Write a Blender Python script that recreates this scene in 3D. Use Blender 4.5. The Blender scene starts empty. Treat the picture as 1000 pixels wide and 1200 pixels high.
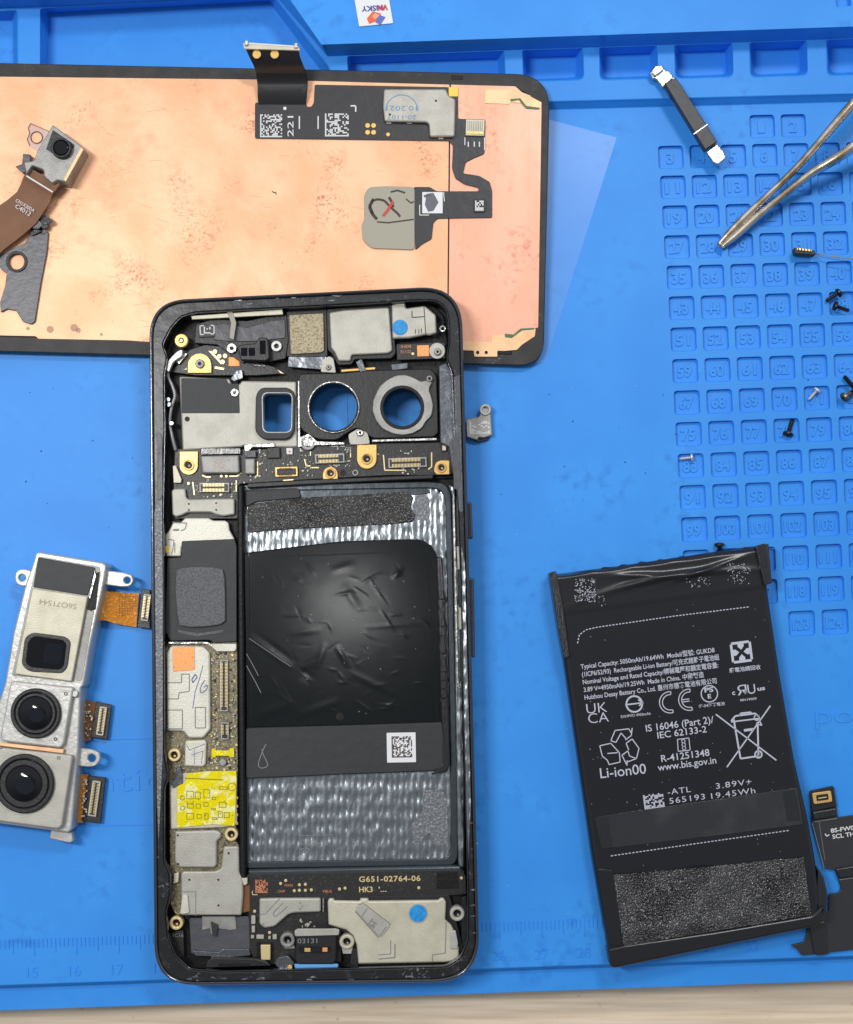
import bpy, math, random
from mathutils import Vector, Matrix
from mathutils.geometry import tessellate_polygon
random.seed(7)
R = math.radians
scn = bpy.context.scene
COL = scn.collection
scn.unit_settings.scale_length = 0.02          # one unit = 100 photo pixels = about 2 cm

# ------------------------------------------------------------------ camera
DIST, TILT = 15.0, R(5)
CAM = Vector((0, -DIST*math.sin(TILT), DIST*math.cos(TILT)))
FW = Vector((0, math.sin(TILT), -math.cos(TILT))); UP = Vector((0, math.cos(TILT), math.sin(TILT)))
cd = bpy.data.cameras.new('camera'); cam = bpy.data.objects.new('camera', cd); COL.objects.link(cam)
cam.location = CAM; cam.rotation_euler = (TILT, 0, 0)
cd.sensor_fit = 'VERTICAL'; cd.sensor_height = 36; cd.lens = 18*DIST/6.0
cd.clip_start = 0.1; cd.clip_end = 200
scn.camera = cam

class Frame:
    """local space of one thing; loc() gives the local point seen at a photo pixel on its plane z"""
    def __init__(s, M): s.M = M; s.c = M.inverted() @ CAM; s.r = M.inverted().to_3x3()
    def loc(s, px, py, z=0.0):
        d = s.r @ (FW*DIST + Vector(((px-500)*.01, 0, 0)) + UP*((600-py)*.01))
        return s.c + d*((z - s.c.z)/d.z)
W = Frame(Matrix.Identity(4))
def frame_at(px, py, z=0.0, rx=0.0, base=None):
    if base is not None:
        p = base.M @ base.loc(px, py, z)
        return Frame(Matrix.Translation(p) @ base.M.to_3x3().to_4x4())
    return Frame(Matrix.Translation(W.loc(px, py, z)) @ Matrix.Rotation(rx, 4, 'X'))

# ------------------------------------------------------------------ materials
def mk(name, col, rough=.5, metal=0.0, var=None, bump=None, spec=.5, stretch=None, coat=0, wave=None, speck=None, vor=None, stain=None):
    m = bpy.data.materials.new(name); m.use_nodes = True
    nt = m.node_tree; N = nt.nodes; L = nt.links; b = N['Principled BSDF']
    b.inputs['Base Color'].default_value = (*col, 1); b.inputs['Roughness'].default_value = rough
    b.inputs['Metallic'].default_value = metal; b.inputs['Specular IOR Level'].default_value = spec
    if coat: b.inputs['Coat Weight'].default_value = coat; b.inputs['Coat Roughness'].default_value = .12
    tc = N.new('ShaderNodeTexCoord'); mp = N.new('ShaderNodeMapping'); L.new(tc.outputs['Object'], mp.inputs[0])
    if stretch: mp.inputs['Scale'].default_value = stretch
    src = None
    if var:
        sc, c2, lo, hi = var
        n = N.new('ShaderNodeTexNoise'); n.inputs['Scale'].default_value = sc; n.inputs['Detail'].default_value = 5
        L.new(mp.outputs[0], n.inputs['Vector'])
        r = N.new('ShaderNodeMapRange'); r.inputs[1].default_value = lo; r.inputs[2].default_value = hi
        L.new(n.outputs['Fac'], r.inputs[0])
        mx = N.new('ShaderNodeMix'); mx.data_type = 'RGBA'; mx.inputs[6].default_value = (*col, 1); mx.inputs[7].default_value = (*c2, 1)
        L.new(r.outputs[0], mx.inputs[0]); src = mx.outputs[2]
    if speck:
        sc, c2, lo, hi = speck
        n = N.new('ShaderNodeTexNoise'); n.inputs['Scale'].default_value = sc; n.inputs['Detail'].default_value = 2
        L.new(tc.outputs['Object'], n.inputs['Vector'])
        r = N.new('ShaderNodeMapRange'); r.inputs[1].default_value = lo; r.inputs[2].default_value = hi
        L.new(n.outputs['Fac'], r.inputs[0])
        mx = N.new('ShaderNodeMix'); mx.data_type = 'RGBA'; mx.inputs[6].default_value = (*col, 1); mx.inputs[7].default_value = (*c2, 1)
        if src: L.new(src, mx.inputs[6])
        L.new(r.outputs[0], mx.inputs[0]); src = mx.outputs[2]
    if stain:
        fs = []
        for sc, lo, hi in stain[1:]:
            n = N.new('ShaderNodeTexNoise'); n.inputs['Scale'].default_value = sc; n.inputs['Detail'].default_value = 4; L.new(tc.outputs['Object'], n.inputs['Vector'])
            r = N.new('ShaderNodeMapRange'); r.inputs[1].default_value = lo; r.inputs[2].default_value = hi; L.new(n.outputs['Fac'], r.inputs[0]); fs.append(r.outputs[0])
        mu = N.new('ShaderNodeMath'); mu.operation = 'MULTIPLY'; L.new(fs[0], mu.inputs[0]); L.new(fs[1], mu.inputs[1])
        mx = N.new('ShaderNodeMix'); mx.data_type = 'RGBA'; mx.inputs[6].default_value = (*col, 1); mx.inputs[7].default_value = (*stain[0], 1)
        if src: L.new(src, mx.inputs[6])
        L.new(mu.outputs[0], mx.inputs[0]); src = mx.outputs[2]
    if src: L.new(src, b.inputs['Base Color'])
    h = None
    if bump:
        n = N.new('ShaderNodeTexNoise'); n.inputs['Scale'].default_value = bump[0]; n.inputs['Detail'].default_value = bump[2] if len(bump) > 2 else 4
        L.new(mp.outputs[0], n.inputs['Vector']); h = n.outputs['Fac']
        bp = N.new('ShaderNodeBump'); bp.inputs['Strength'].default_value = bump[1]; bp.inputs['Distance'].default_value = .02
        L.new(h, bp.inputs['Height']); L.new(bp.outputs[0], b.inputs['Normal'])
    if wave:
        sc, st, dist = wave
        w = N.new('ShaderNodeTexWave'); w.inputs['Scale'].default_value = sc; w.inputs['Distortion'].default_value = dist
        w.inputs['Detail'].default_value = 3; w.inputs['Detail Scale'].default_value = 1.5
        L.new(mp.outputs[0], w.inputs['Vector'])
        b2 = N.new('ShaderNodeBump'); b2.inputs['Strength'].default_value = st; b2.inputs['Distance'].default_value = .02
        L.new(w.outputs['Fac'], b2.inputs['Height'])
        if bump: L.new(bp.outputs[0], b2.inputs['Normal'])
        L.new(b2.outputs[0], b.inputs['Normal'])
    if vor:
        vo = N.new('ShaderNodeTexVoronoi'); vo.feature = 'SMOOTH_F1'; vo.inputs['Scale'].default_value = vor[0]; vo.inputs['Randomness'].default_value = .42
        L.new(mp.outputs[0], vo.inputs['Vector'])
        b3 = N.new('ShaderNodeBump'); b3.inputs['Strength'].default_value = vor[1]; b3.inputs['Distance'].default_value = .03
        L.new(vo.outputs['Distance'], b3.inputs['Height'])
        if bump: L.new(bp.outputs[0], b3.inputs['Normal'])
        L.new(b3.outputs[0], b.inputs['Normal'])
    return m

M = dict(
 mat=mk('blue_silicone', (.030,.265,.80), .5, bump=(60,.12), spec=.4, var=(1.1,(.038,.305,.86),.35,.7), speck=(26,(.08,.34,.82),.76,.80), stain=((.02,.20,.66),(1.1,.5,.68),(7,.5,.75))),
 wood=mk('pale_wood', (.90,.74,.56), .45, var=(3,(.70,.54,.38),.35,.7), speck=(7,(.62,.46,.32),.68,.8), stretch=(.22,6,1), bump=(9,.1)),
 panel=mk('dull_black_frame', (.024,.022,.023), .55, bump=(30,.12), spec=.4, var=(6,(.04,.036,.036),.4,.7), stain=((.2,.2,.2),(3,.55,.7),(40,.62,.75))),
 black=mk('black_plastic', (.012,.012,.014), .42, bump=(30,.15)),
 gunk=mk('smeared_black_frame', (.010,.011,.013), .33, var=(9,(.035,.037,.043),.55,.8), bump=(7,.25), spec=.5, stain=((.25,.26,.28),(3,.52,.68),(34,.57,.72))),
 edge=mk('dark_polished_metal', (.13,.135,.15), .2, 1, bump=(10,.08)),
 deep=mk('deep_black', (.006,.006,.007), .5, spec=.3, bump=(20,.3)),
 silver=mk('brushed_shield_metal', (.47,.455,.405), .5, .4, bump=(90,.22), var=(6,(.40,.385,.34),.4,.7)),
 silverd=mk('grey_shield_metal', (.33,.325,.31), .46, .5, bump=(90,.25), var=(7,(.25,.24,.23),.4,.7)),
 cream=mk('cream_shield_metal', (.60,.565,.45), .48, .3, bump=(80,.2), var=(5,(.50,.47,.36),.4,.7)),
 white=mk('pale_coated_metal', (.68,.66,.57), .45, .2, bump=(60,.2), var=(5,(.58,.56,.47),.45,.7)),
 chrome=mk('bare_metal', (.55,.55,.53), .32, 1, bump=(14,.7)),
 crumple=mk('crumpled_foil', (.22,.235,.26), .27, .95, bump=(6,.6)),
 steel=mk('tool_steel', (.85,.76,.64), .24, 1, bump=(5,.2), var=(5,(.48,.34,.2),.45,.65)),  # brown patches in the colour stand for warm reflections on the blades
 gold=mk('gold_pad', (.82,.52,.17), .35, .45, bump=(40,.1)),
 goldp=mk('pale_gold_contact', (.85,.68,.36), .35, .5),
 copper=mk('copper_foil', (.82,.44,.25), .5, .28, var=(1.3,(.87,.53,.33),.40,.60), bump=(4,.35), speck=(3.2,(.83,.40,.24),.56,.80), stain=((.50,.20,.10),(1.7,.52,.70),(30,.48,.66))),
 copperp=mk('pink_copper_foil', (.82,.40,.27), .46, .32, var=(1.8,(.88,.50,.37),.4,.7), bump=(4,.4), stretch=(1,.35,1), stain=((.5,.2,.14),(2,.5,.7),(14,.5,.7))),
 copperl=mk('pale_copper_foil', (.88,.55,.31), .46, .3, bump=(8,.3), var=(5,(.80,.45,.25),.5,.7)),
 copsq=mk('copper_square', (.85,.36,.13), .5, .35, speck=(40,(.55,.2,.07),.62,.7)),
 flex=mk('black_flex', (.030,.030,.036), .42, bump=(12,.25), spec=.45),
 flexsh=mk('glossy_black_flex', (.012,.012,.015), .22, bump=(14,.25), stretch=(6,.6,1), spec=.8),
 brown=mk('brown_flex', (.16,.058,.016), .55, bump=(8,.25), var=(3,(.21,.08,.024),.4,.7)),
 orange=mk('amber_flex', (.62,.22,.015), .3, .25, bump=(30,.35), speck=(30,(.85,.45,.08),.58,.66)),
 pcb=mk('black_circuit_board', (.018,.017,.018), .4, speck=(30,(.05,.045,.04),.6,.7), bump=(40,.15)),
 pcbb=mk('olive_circuit_board', (.20,.17,.10), .42, .15, speck=(48,(.48,.42,.26),.56,.66), var=(22,(.08,.07,.05),.5,.62)),
 foam=mk('grey_woven_pad', (.155,.16,.17), .85, bump=(70,.6), var=(50,(.09,.095,.1),.4,.65)),
 tape=mk('grey_tape', (.075,.075,.088), .4, bump=(9,.5)),
 lead=mk('grey_black_sheet', (.09,.09,.10), .42, .3, bump=(14,.35)),
 matte=mk('matte_black_sheet', (.022,.024,.027), .55, bump=(7,.25)),
 film=mk('glossy_black_film', (.005,.007,.008), .17, .0, bump=(1.1,.14,3), spec=.45),
 tray=mk('wrinkled_tray_metal', (.31,.34,.37), .31, 1, stretch=(1,.42,1), bump=(16,.4,2), vor=(15,.85)),
 trayp=mk('plain_tray_metal', (.09,.105,.12), .3, .8, bump=(8,.25)),
 glitter=mk('sparkling_foam', (.016,.016,.018), .4, .2, speck=(60,(.26,.25,.235),.55,.68), var=(2.5,(.05,.05,.05),.4,.6), bump=(55,1.0)),
 residue=mk('pale_residue', (.15,.16,.175), .5, .3, speck=(40,(.34,.36,.38),.52,.7), bump=(30,.5)),
 batt=mk('battery_wrap', (.012,.0125,.017), .28, bump=(1.8,.3,5), spec=.45),
 battf=mk('creased_battery_foil', (.012,.012,.015), .27, bump=(1.4,.5,4), stretch=(.7,1.6,1), spec=.55),
 battt=mk('clear_tape_on_battery', (.028,.029,.035), .2, bump=(4,.25,5), spec=.6, var=(3,(.045,.045,.052),.5,.75)),
 glit2=mk('sparkling_battery_foam', (.020,.020,.022), .26, .6, speck=(70,(.33,.32,.33),.52,.74), bump=(44,1.0), var=(2.2,(.06,.06,.065),.42,.62)),
 ink=mk('pale_grey_print', (.5,.51,.6), .6),
 inkw=mk('white_print', (.72,.72,.72), .6),
 inkg=mk('faint_grey_print', (.22,.22,.22), .6),
 inkc=mk('copper_print', (.6,.22,.1), .5),
 inkb=mk('blue_pen', (.13,.15,.36), .6), inkd=mk('dark_marks', (.05,.025,.02), .6), inkr=mk('red_pen', (.6,.05,.03), .6),
 inks=mk('blue_stamp', (.16,.30,.5), .6),
 sticker=mk('white_sticker', (.75,.76,.78), .5), yellow=mk('yellow_tape', (.90,.76,.0), .2, .15, bump=(9,.7), var=(8,(.94,.90,.42),.54,.6)),
 yell=mk('yellow_patch', (.9,.62,.08), .4),
 bluedot=mk('blue_indicator', (.0,.24,.62), .5, bump=(30,.4), var=(12,(.02,.3,.7),.4,.6)), blued=mk('blue_seal', (.12,.38,.78), .4),
 mesh=mk('speaker_mesh', (.50,.43,.29), .6, .3, speck=(55,(.28,.23,.14),.5,.62), bump=(55,.7)),
 glass=mk('lens_glass', (.002,.002,.004), .07, spec=.5), glassb=mk('blue_lens_glass', (.002,.004,.010), .06, spec=.6),
 pad=mk('grey_pad', (.37,.345,.28), .6, bump=(40,.2)), cable=mk('grey_coax_wire', (.27,.27,.29), .35, .3),
 whitep=mk('grey_cast_metal', (.56,.55,.525), .36, .4, bump=(20,.2), var=(4,(.44,.43,.41),.4,.7)), green=mk('green_board', (.06,.16,.08), .5),
 screwb=mk('black_screw_steel', (.035,.033,.035), .3, .8), screws=mk('silver_screw_steel', (.70,.71,.73), .3, .55), screwz=mk('bronze_screw_steel', (.22,.17,.1), .3, .9),
)
def film_mat():
    m = bpy.data.materials.new('clear_film'); m.use_nodes = True; nt = m.node_tree; N = nt.nodes; L = nt.links
    b = N['Principled BSDF']; b.inputs['Base Color'].default_value = (.30,.58,.95,1); b.inputs['Roughness'].default_value = .25
    t = N.new('ShaderNodeBsdfTransparent'); x = N.new('ShaderNodeMixShader'); x.inputs[0].default_value = .13
    L.new(t.outputs[0], x.inputs[1]); L.new(b.outputs[0], x.inputs[2]); L.new(x.outputs[0], N['Material Output'].inputs[0]); return m
M['clear'] = film_mat()

# ------------------------------------------------------------------ objects
def thing(name, F, label, cat, group=None, kind=None):
    o = bpy.data.objects.new(name, None); COL.objects.link(o); o.matrix_world = F.M; o.empty_display_size = .1
    o['label'] = label; o['category'] = cat
    if group: o['group'] = group
    if kind: o['kind'] = kind
    return o
def link(name, me, mat, parent, F=None, label=None):
    me.materials.clear(); me.materials.append(M[mat] if isinstance(mat, str) else mat)
    o = bpy.data.objects.new(name, me); COL.objects.link(o)
    if parent is not None: o.parent = parent
    elif F is not None: o.matrix_world = F.M
    if label: o['label'] = label
    return o
def pymesh(name, v, f):
    me = bpy.data.meshes.new(name); me.from_pydata([tuple(p) for p in v], [], f); me.validate(); me.update(); return me
def rpoly(pts, r, n=5):
    """round the corners of a polygon given in pixels"""
    out = []; k = len(pts)
    rr = r if isinstance(r, (list, tuple)) else [r]*k
    for i in range(k):
        p = Vector(pts[i]).to_2d(); a = Vector(pts[i-1]).to_2d(); b = Vector(pts[(i+1) % k]).to_2d()
        da = a-p; db = b-p; la = da.length; lb = db.length
        q = min(rr[i], la*.48, lb*.48)
        if q < .15: out.append((p.x, p.y)); continue
        s = p + da/la*q; e = p + db/lb*q
        for j in range(n+1):
            t = j/n; w = s*(1-t)**2 + p*2*t*(1-t) + e*t*t; out.append((w.x, w.y))
    return out
def circ(cx, cy, r, n=32, ry=None): return [(cx+r*math.cos(2*math.pi*i/n), cy+(ry or r)*math.sin(2*math.pi*i/n)) for i in range(n)]
def plate_mesh(F, pts, z0, z1, holes=(), bev=.006, name='plate'):
    soft = name in ('shield_can','metal_shield','speaker_plate','earpiece_plate','connector_cover','silver_bracket','metal_cover','camera_block','pale_cover')
    bev = min(.02 if soft else bev, (z1-z0)*.45)
    cu = bpy.data.curves.new('c', 'CURVE'); cu.dimensions = '2D'; cu.fill_mode = 'BOTH'
    for lp in [pts]+list(holes):
        sp = cu.splines.new('POLY'); sp.points.add(len(lp)-1); sp.use_cyclic_u = True
        for i, (x, y) in enumerate(lp):
            q = F.loc(x, y, z1); sp.points[i].co = (q.x, q.y, 0, 1)
    cu.extrude = (z1-z0)/2 - bev; cu.bevel_depth = bev; cu.bevel_resolution = 2 if soft else 1; cu.offset = -bev
    o = bpy.data.objects.new('tmp', cu); me = bpy.data.meshes.new_from_object(o); me.name = name
    bpy.data.objects.remove(o); bpy.data.curves.remove(cu)
    me.transform(Matrix.Translation((0, 0, (z0+z1)/2))); return me
def plate(F, par, name, pts, z0, z1, mat, r=0, holes=(), bev=.006, label=None):
    return link(name, plate_mesh(F, rpoly(pts, r) if r else pts, z0, z1, holes, bev, name), mat, par, F, label)
def box(F, par, name, x0, y0, x1, y1, z0, z1, mat, r=1.5, rot=0, bev=.005, holes=(), label=None):
    cx, cy = (x0+x1)/2, (y0+y1)/2; c, s = math.cos(R(rot)), math.sin(R(rot))
    p = [(cx+(x-cx)*c+(y-cy)*s, cy-(x-cx)*s+(y-cy)*c) for x, y in ((x0,y0),(x1,y0),(x1,y1),(x0,y1))]
    return plate(F, par, name, p, z0, z1, mat, r, holes, bev, label)
def disc(F, par, name, cx, cy, r, z0, z1, mat, hole=0, bev=.006, n=32, label=None):
    return plate(F, par, name, circ(cx, cy, r, n), z0, z1, mat, 0, [circ(cx, cy, hole, n)] if hole else (), bev, label)
def tube(F, par, name, pts, rad, mat, n=8):
    P = [F.loc(x, y, z) for x, y, z in pts]; v = []; f = []
    for i, p in enumerate(P):
        d = (P[min(i+1, len(P)-1)] - P[max(i-1, 0)]).normalized(); u = d.cross(Vector((0, 0, 1))).normalized(); w = u.cross(d)
        for k in range(n):
            a = 2*math.pi*k/n; v.append(p + u*math.cos(a)*rad + w*math.sin(a)*rad)
    for i in range(len(P)-1):
        for k in range(n): f.append((i*n+k, i*n+(k+1) % n, (i+1)*n+(k+1) % n, (i+1)*n+k))
    f.append(tuple(range(n))[::-1]); f.append(tuple((len(P)-1)*n+k for k in range(n)))
    me = pymesh(name, v, f)
    for q in me.polygons: q.use_smooth = True
    return link(name, me, mat, par, F)
def smooth_pts(p, k=6):
    out = []
    for i in range(len(p)-1):
        a, b, c, d = (Vector(p[max(i-1, 0)]), Vector(p[i]), Vector(p[i+1]), Vector(p[min(i+2, len(p)-1)]))
        for j in range(k):
            t = j/k; out.append(tuple(.5*((2*b)+(c-a)*t+(2*a-5*b+4*c-d)*t*t+(3*b-a-3*c+d)*t**3)))
    out.append(tuple(p[-1])); return out
def ribbon(F, par, name, rows, th, mat):
    """rows: (xl, yl, xr, yr, z) cross sections of a bent strip"""
    v = []; f = []; m = 5
    for xl, yl, xr, yr, z in rows:
        a, b = F.loc(xl, yl, z), F.loc(xr, yr, z)
        for k in range(m): v.append(a.lerp(b, k/(m-1)))
        for k in range(m): v.append(a.lerp(b, k/(m-1)) - Vector((0, 0, th)))
    n = 2*m
    for i in range(len(rows)-1):
        for k in range(m-1):
            f.append((i*n+k, i*n+k+1, (i+1)*n+k+1, (i+1)*n+k)); f.append((i*n+m+k, (i+1)*n+m+k, (i+1)*n+m+k+1, i*n+m+k+1))
        f.append((i*n, (i+1)*n, (i+1)*n+m, i*n+m)); f.append((i*n+m-1, i*n+n-1, (i+1)*n+n-1, (i+1)*n+m-1))
    for i in (0, len(rows)-1):
        for k in range(m-1): f.append((i*n+k, i*n+m+k, i*n+m+k+1, i*n+k+1))
    me = pymesh(name, v, f)
    for q in me.polygons: q.use_smooth = True
    me.set_sharp_from_angle(angle=.8)
    return link(name, me, mat, par, F)

class Print:
    """flat ink marks collected into one mesh"""
    def __init__(s, F, z): s.F = F; s.z = z; s.v = []; s.f = []
    def poly(s, pts):
        i = len(s.v); s.v += [s.F.loc(x, y, s.z) for x, y in pts]; s.f.append(tuple(range(i, i+len(pts)))); return s
    def line(s, pts, w):
        for a, b in zip(pts, pts[1:]):
            dx, dy = b[0]-a[0], b[1]-a[1]; l = math.hypot(dx, dy) or 1; nx, ny = -dy/l*w/2, dx/l*w/2
            s.poly([(a[0]+nx, a[1]+ny), (b[0]+nx, b[1]+ny), (b[0]-nx, b[1]-ny), (a[0]-nx, a[1]-ny)])
        return s
    def ring(s, cx, cy, r, w, a0=0, a1=360, n=28):
        return s.line([(cx+r*math.cos(R(a0+(a1-a0)*i/n)), cy+r*math.sin(R(a0+(a1-a0)*i/n))) for i in range(n+1)], w)
    def disc(s, cx, cy, r): return s.poly(circ(cx, cy, r, 16))
    def text(s, t, x, y, size, ang=0, width=None, bold=0.0, mirror=False, spacing=1, extr=0):
        cu = bpy.data.curves.new('t', 'FONT'); cu.body = t; cu.size = 1; cu.offset = bold; cu.space_character = spacing; cu.resolution_u = 3
        o = bpy.data.objects.new('t', cu); me = bpy.data.meshes.new_from_object(o)
        bpy.data.objects.remove(o); bpy.data.curves.remove(cu)
        if not me.vertices: return s
        xs = [q.co.x for q in me.vertices]; x0, x1 = min(xs), max(xs)
        sx = size if width is None else width/(x1-x0)
        if mirror: sx = -sx
        c, n = math.cos(R(ang)), math.sin(R(ang)); i = len(s.v)
        for q in me.vertices:
            u = (q.co.x-x0)*sx; w = q.co.y*size
            s.v.append(s.F.loc(x+u*c-w*n, y-(u*n+w*c), s.z))
        for p in me.polygons: s.f.append(tuple(i+k for k in p.vertices))
        bpy.data.meshes.remove(me); return s
    def grid(s, x0, y0, w, h, n, ang=0, fill=.5, seed=1):
        rg = random.Random(seed); c, k = math.cos(R(ang)), math.sin(R(ang)); dx, dy = w/n, h/n
        for i in range(n):
            for j in range(n):
                if rg.random() < fill or i == 0 or j == n-1:
                    q = [(i*dx, j*dy), ((i+.9)*dx, j*dy), ((i+.9)*dx, (j+.9)*dy), (i*dx, (j+.9)*dy)]
                    s.poly([(x0+a*c+b*k, y0-a*k+b*c) for a, b in q])
        return s
    def build(s, par, name, mat, th=0, label=None, gap=.09):
        if name in ('gold_trace', 'printed_marks', 'contact', 'panel_seam', 'bright_edge', 'engraved_marks', 'scratch', 'pen_scrawl', 'embossed_line', 'corner_marks', 'etched_marks', 'lettering', 'copper_print', 'stamp'):
            bb_ = []
            for f in s.f:
                xs = [s.v[k].x for k in f]; ys = [s.v[k].y for k in f]; bb_.append([min(xs), min(ys), max(xs), max(ys), [f]])
            g = .25 if name in ('lettering', 'copper_print', 'stamp', 'engraved_marks') and name != 'copper_print' else gap
            ch = True
            while ch:
                ch = False; out = []
                for b in bb_:
                    for o_ in out:
                        if b[0] < o_[2]+g and o_[0] < b[2]+g and b[1] < o_[3]+g and o_[1] < b[3]+g:
                            o_[0] = min(o_[0], b[0]); o_[1] = min(o_[1], b[1]); o_[2] = max(o_[2], b[2]); o_[3] = max(o_[3], b[3]); o_[4] += b[4]; ch = True; break
                    else: out.append(b)
                bb_ = out
            if len(bb_) > 1:
                r_ = None
                for b in bb_:
                    ids = sorted({k for f in b[4] for k in f}); mp = {k: i for i, k in enumerate(ids)}
                    r_ = link(name, pymesh(name, [s.v[k] for k in ids], [tuple(mp[k] for k in f) for f in b[4]]), mat, par, s.F, label)
                return r_
        me = pymesh(name, s.v, s.f)
        if th:
            v = list(s.v)+[p-Vector((0, 0, th)) for p in s.v]; n = len(s.v); f = list(s.f); from collections import Counter
            e = Counter()
            for p in s.f:
                for a, b in zip(p, p[1:]+p[:1]): e[(a, b)] += 1
            for (a, b) in e:
                if (b, a) not in e: f.append((a, b, b+n, a+n))
            me = pymesh(name, v, f)
        return link(name, me, mat, par, s.F, label)

# ================================================================== TABLE
Ft = Frame(Matrix.Translation((0, 0, -.62)))
o = plate(Ft, None, 'table', [(-2500,-2500),(3500,-2500),(3500,3000),(-2500,3000)], -.3, 0, 'wood', bev=.02)
o['kind'] = 'structure'; o['label'] = 'pale wood grain table under the blue mat'; o['category'] = 'table'

# ================================================================== MAT
Fm = Frame(Matrix.Translation((0, 0, -.6)))
mat_t = thing('repair_mat', Fm, 'bright blue silicone repair mat with numbered screw cells and ruler', 'mat')
MZ = .6
mv = []; mf = []
def madd(pts, z):
    i = len(mv); mv.extend(Fm.loc(x, y, z+MZ) for x, y in pts); return i
def mfill(outer, holes, z):
    loops = [[Fm.loc(x, y, z+MZ) for x, y in lp] for lp in [outer]+holes]; i = len(mv)
    flat = [p for lp in loops for p in lp]; mv.extend(flat)
    for t in tessellate_polygon(loops):
        a, b, c = (flat[k] for k in t)
        if (b-a).cross(c-a).z < 0: t = (t[0], t[2], t[1])
        mf.append(tuple(i+k for k in t))
def mloft(A, za, B, zb, closed=True, soft=True):
    """wall from loop A down to loop B, in three steps so that the edge is soft"""
    n = len(A); prof = [(0,0),(.12,.04),(.3,.3),(.7,.75),(.88,.96),(1,1)] if soft else [(0,0),(1,1)]
    A3 = [Fm.loc(x, y, za+MZ) for x, y in A]; B3 = [Fm.loc(x, y, zb+MZ) for x, y in B]; base = len(mv)
    for h, v in prof:
        for a, b in zip(A3, B3): mv.append(Vector((a.x+(b.x-a.x)*h, a.y+(b.y-a.y)*h, a.z+(b.z-a.z)*v)))
    for r_ in range(len(prof)-1):
        for k in range(n if closed else n-1):
            k2 = (k+1) % n; mf.append((base+r_*n+k, base+r_*n+k2, base+(r_+1)*n+k2, base+(r_+1)*n+k))
XL, XR = -700, 1700
L1 = lambda x: 48-(x-500)*.034
L2 = lambda x: 62-(x-500)*.034
L3 = lambda x: 118-(x-650)*.026
L4 = lambda x: 129-(x-650)*.026
B1 = lambda x: 1154-x*.0345
B2 = lambda x: 1159-x*.0345
B3 = lambda x: 1184-x*.0355
ZR, ZB, ZF, ZL = .45, .12, -.17, -.13
# rim
rimA = [(XL, 14), (55, -4), (328, -18), (377, L1(377)), (700, L1(700)), (XR, L1(XR))]
rimB = [(XL, 26), (50, 8), (322, -6), (384, L2(384)), (700, L2(700)), (XR, L2(XR))]
notch = rpoly([(978,-14),(995,-16),(998,7),(980,9)], 2)
mfill([(XL, -600), (XR, -600)] + rimA[::-1], [notch], ZR)
mfill(notch, [], ZR-.1); mloft(notch, ZR, [(x*.98+988*.02, y*.98) for x, y in notch], ZR-.1)
mloft(rimA, ZR, rimB, ZB, closed=False)
# bar and dividers level with compartments
def comp(xa, xb, ya, yb, fl=10, ft=9, fb=4):
    o_ = rpoly([(xa, ya), (xb, ya-(xb-xa)*.034), (xb+1, yb-(xb-xa)*.034), (xa+1, yb)], [2.5,2.5,7,7], 6)
    i_ = rpoly([(xa+fl*.5, ya+ft), (xb-fl, ya+ft-(xb-xa)*.034), (xb-fl+2, yb-fb-(xb-xa)*.034), (xa+fl*.6, yb-fb)], [3,3,7,7], 6)
    return o_, i_
comps = []
for xa, xb in ((407,592),(612,684),(702,771),(790,859),(878,946),(968,1036),(1056,1200)):
    comps.append(comp(xa, xb, L2(xa)+.6, 96-(xa-640)*.02))
comps.append((rpoly([(47,10),(321,-5),(386,78),(398,108),(47,112)], 3, 6), rpoly([(58,15),(315,2),(372,78),(382,104),(56,108)], 3, 6)))
comps.append((rpoly([(-200,20),(22,12),(22,112),(-200,112)], 3, 6), rpoly([(-195,26),(14,24),(16,108),(-195,108)], 3, 6)))
mfill(rimB + [(XR, L3(XR)), (650, L3(650)), (XL, L3(XL))], [c[0] for c in comps], ZB)
for a, b in comps: mloft(a, ZB, b, ZF); mfill(b, [], ZF)
la = [(XR, L3(XR)), (650, L3(650)), (XL, L3(XL))]; lb = [(XR, L4(XR)), (650, L4(650)), (XL, L4(XL))]
mloft(la, ZB, lb, 0, closed=False)
# field with numbered cells
rows = {0:(768.5,137),1:(771,171),2:(773.5,206),3:(776,241),4:(778,276),5:(781,311.5),6:(783.5,347.5),7:(785.5,384),8:(787.5,421),9:(789.5,458),
        10:(791.5,495),11:(794,532),12:(796,569),13:(798,606.5),14:(800,645),15:(802,683),16:(806,722)}
cells = []; nums = Print(Fm, MZ-.040); num = 1
for r_ in range(17):
    cols = (3, 4) if r_ in (0, 16) else range(8)
    for c in cols:
        if r_ == 0: c_ = c
        x = rows[r_][0] + c*(36.7+(r_-1)*.165); sl = -.02-(max(r_, 1)-1)*.0018; y = rows[r_][1] + (x-rows[r_][0])*sl
        w = 29.5+.1*r_; h = 27+.15*r_
        a = rpoly([(x, y), (x+w, y+w*sl), (x+w+1.2, y+h+w*sl), (x+1.2, y+h)], 4.5, 4)
        cx, cy = x+w/2+.6, y+h/2
        b = [(cx+(p-cx)*.95, cy+(q-cy)*.95) for p, q in a]
        cells.append((a, b)); s = str(num)
        nums.text(s, x+w/2-(4.2 if len(s) < 3 else 3.3)*len(s), y+h/2+7, 18, 3, width=(8.4 if len(s) < 3 else 6.6)*len(s), bold=.03); num += 1
def gpt(r_, c):
    a, b = (rows[r_] if r_ in rows else (rows[16][0]+2.6, rows[16][1]+39)), max(min(r_, 16), 1)
    x = a[0] + c*(36.7+(b-1)*.165); return (x-3.4, a[1]+(x-a[0])*(-.02-(b-1)*.0018)-4.6)
cd_ = {}
ci = 0
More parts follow.
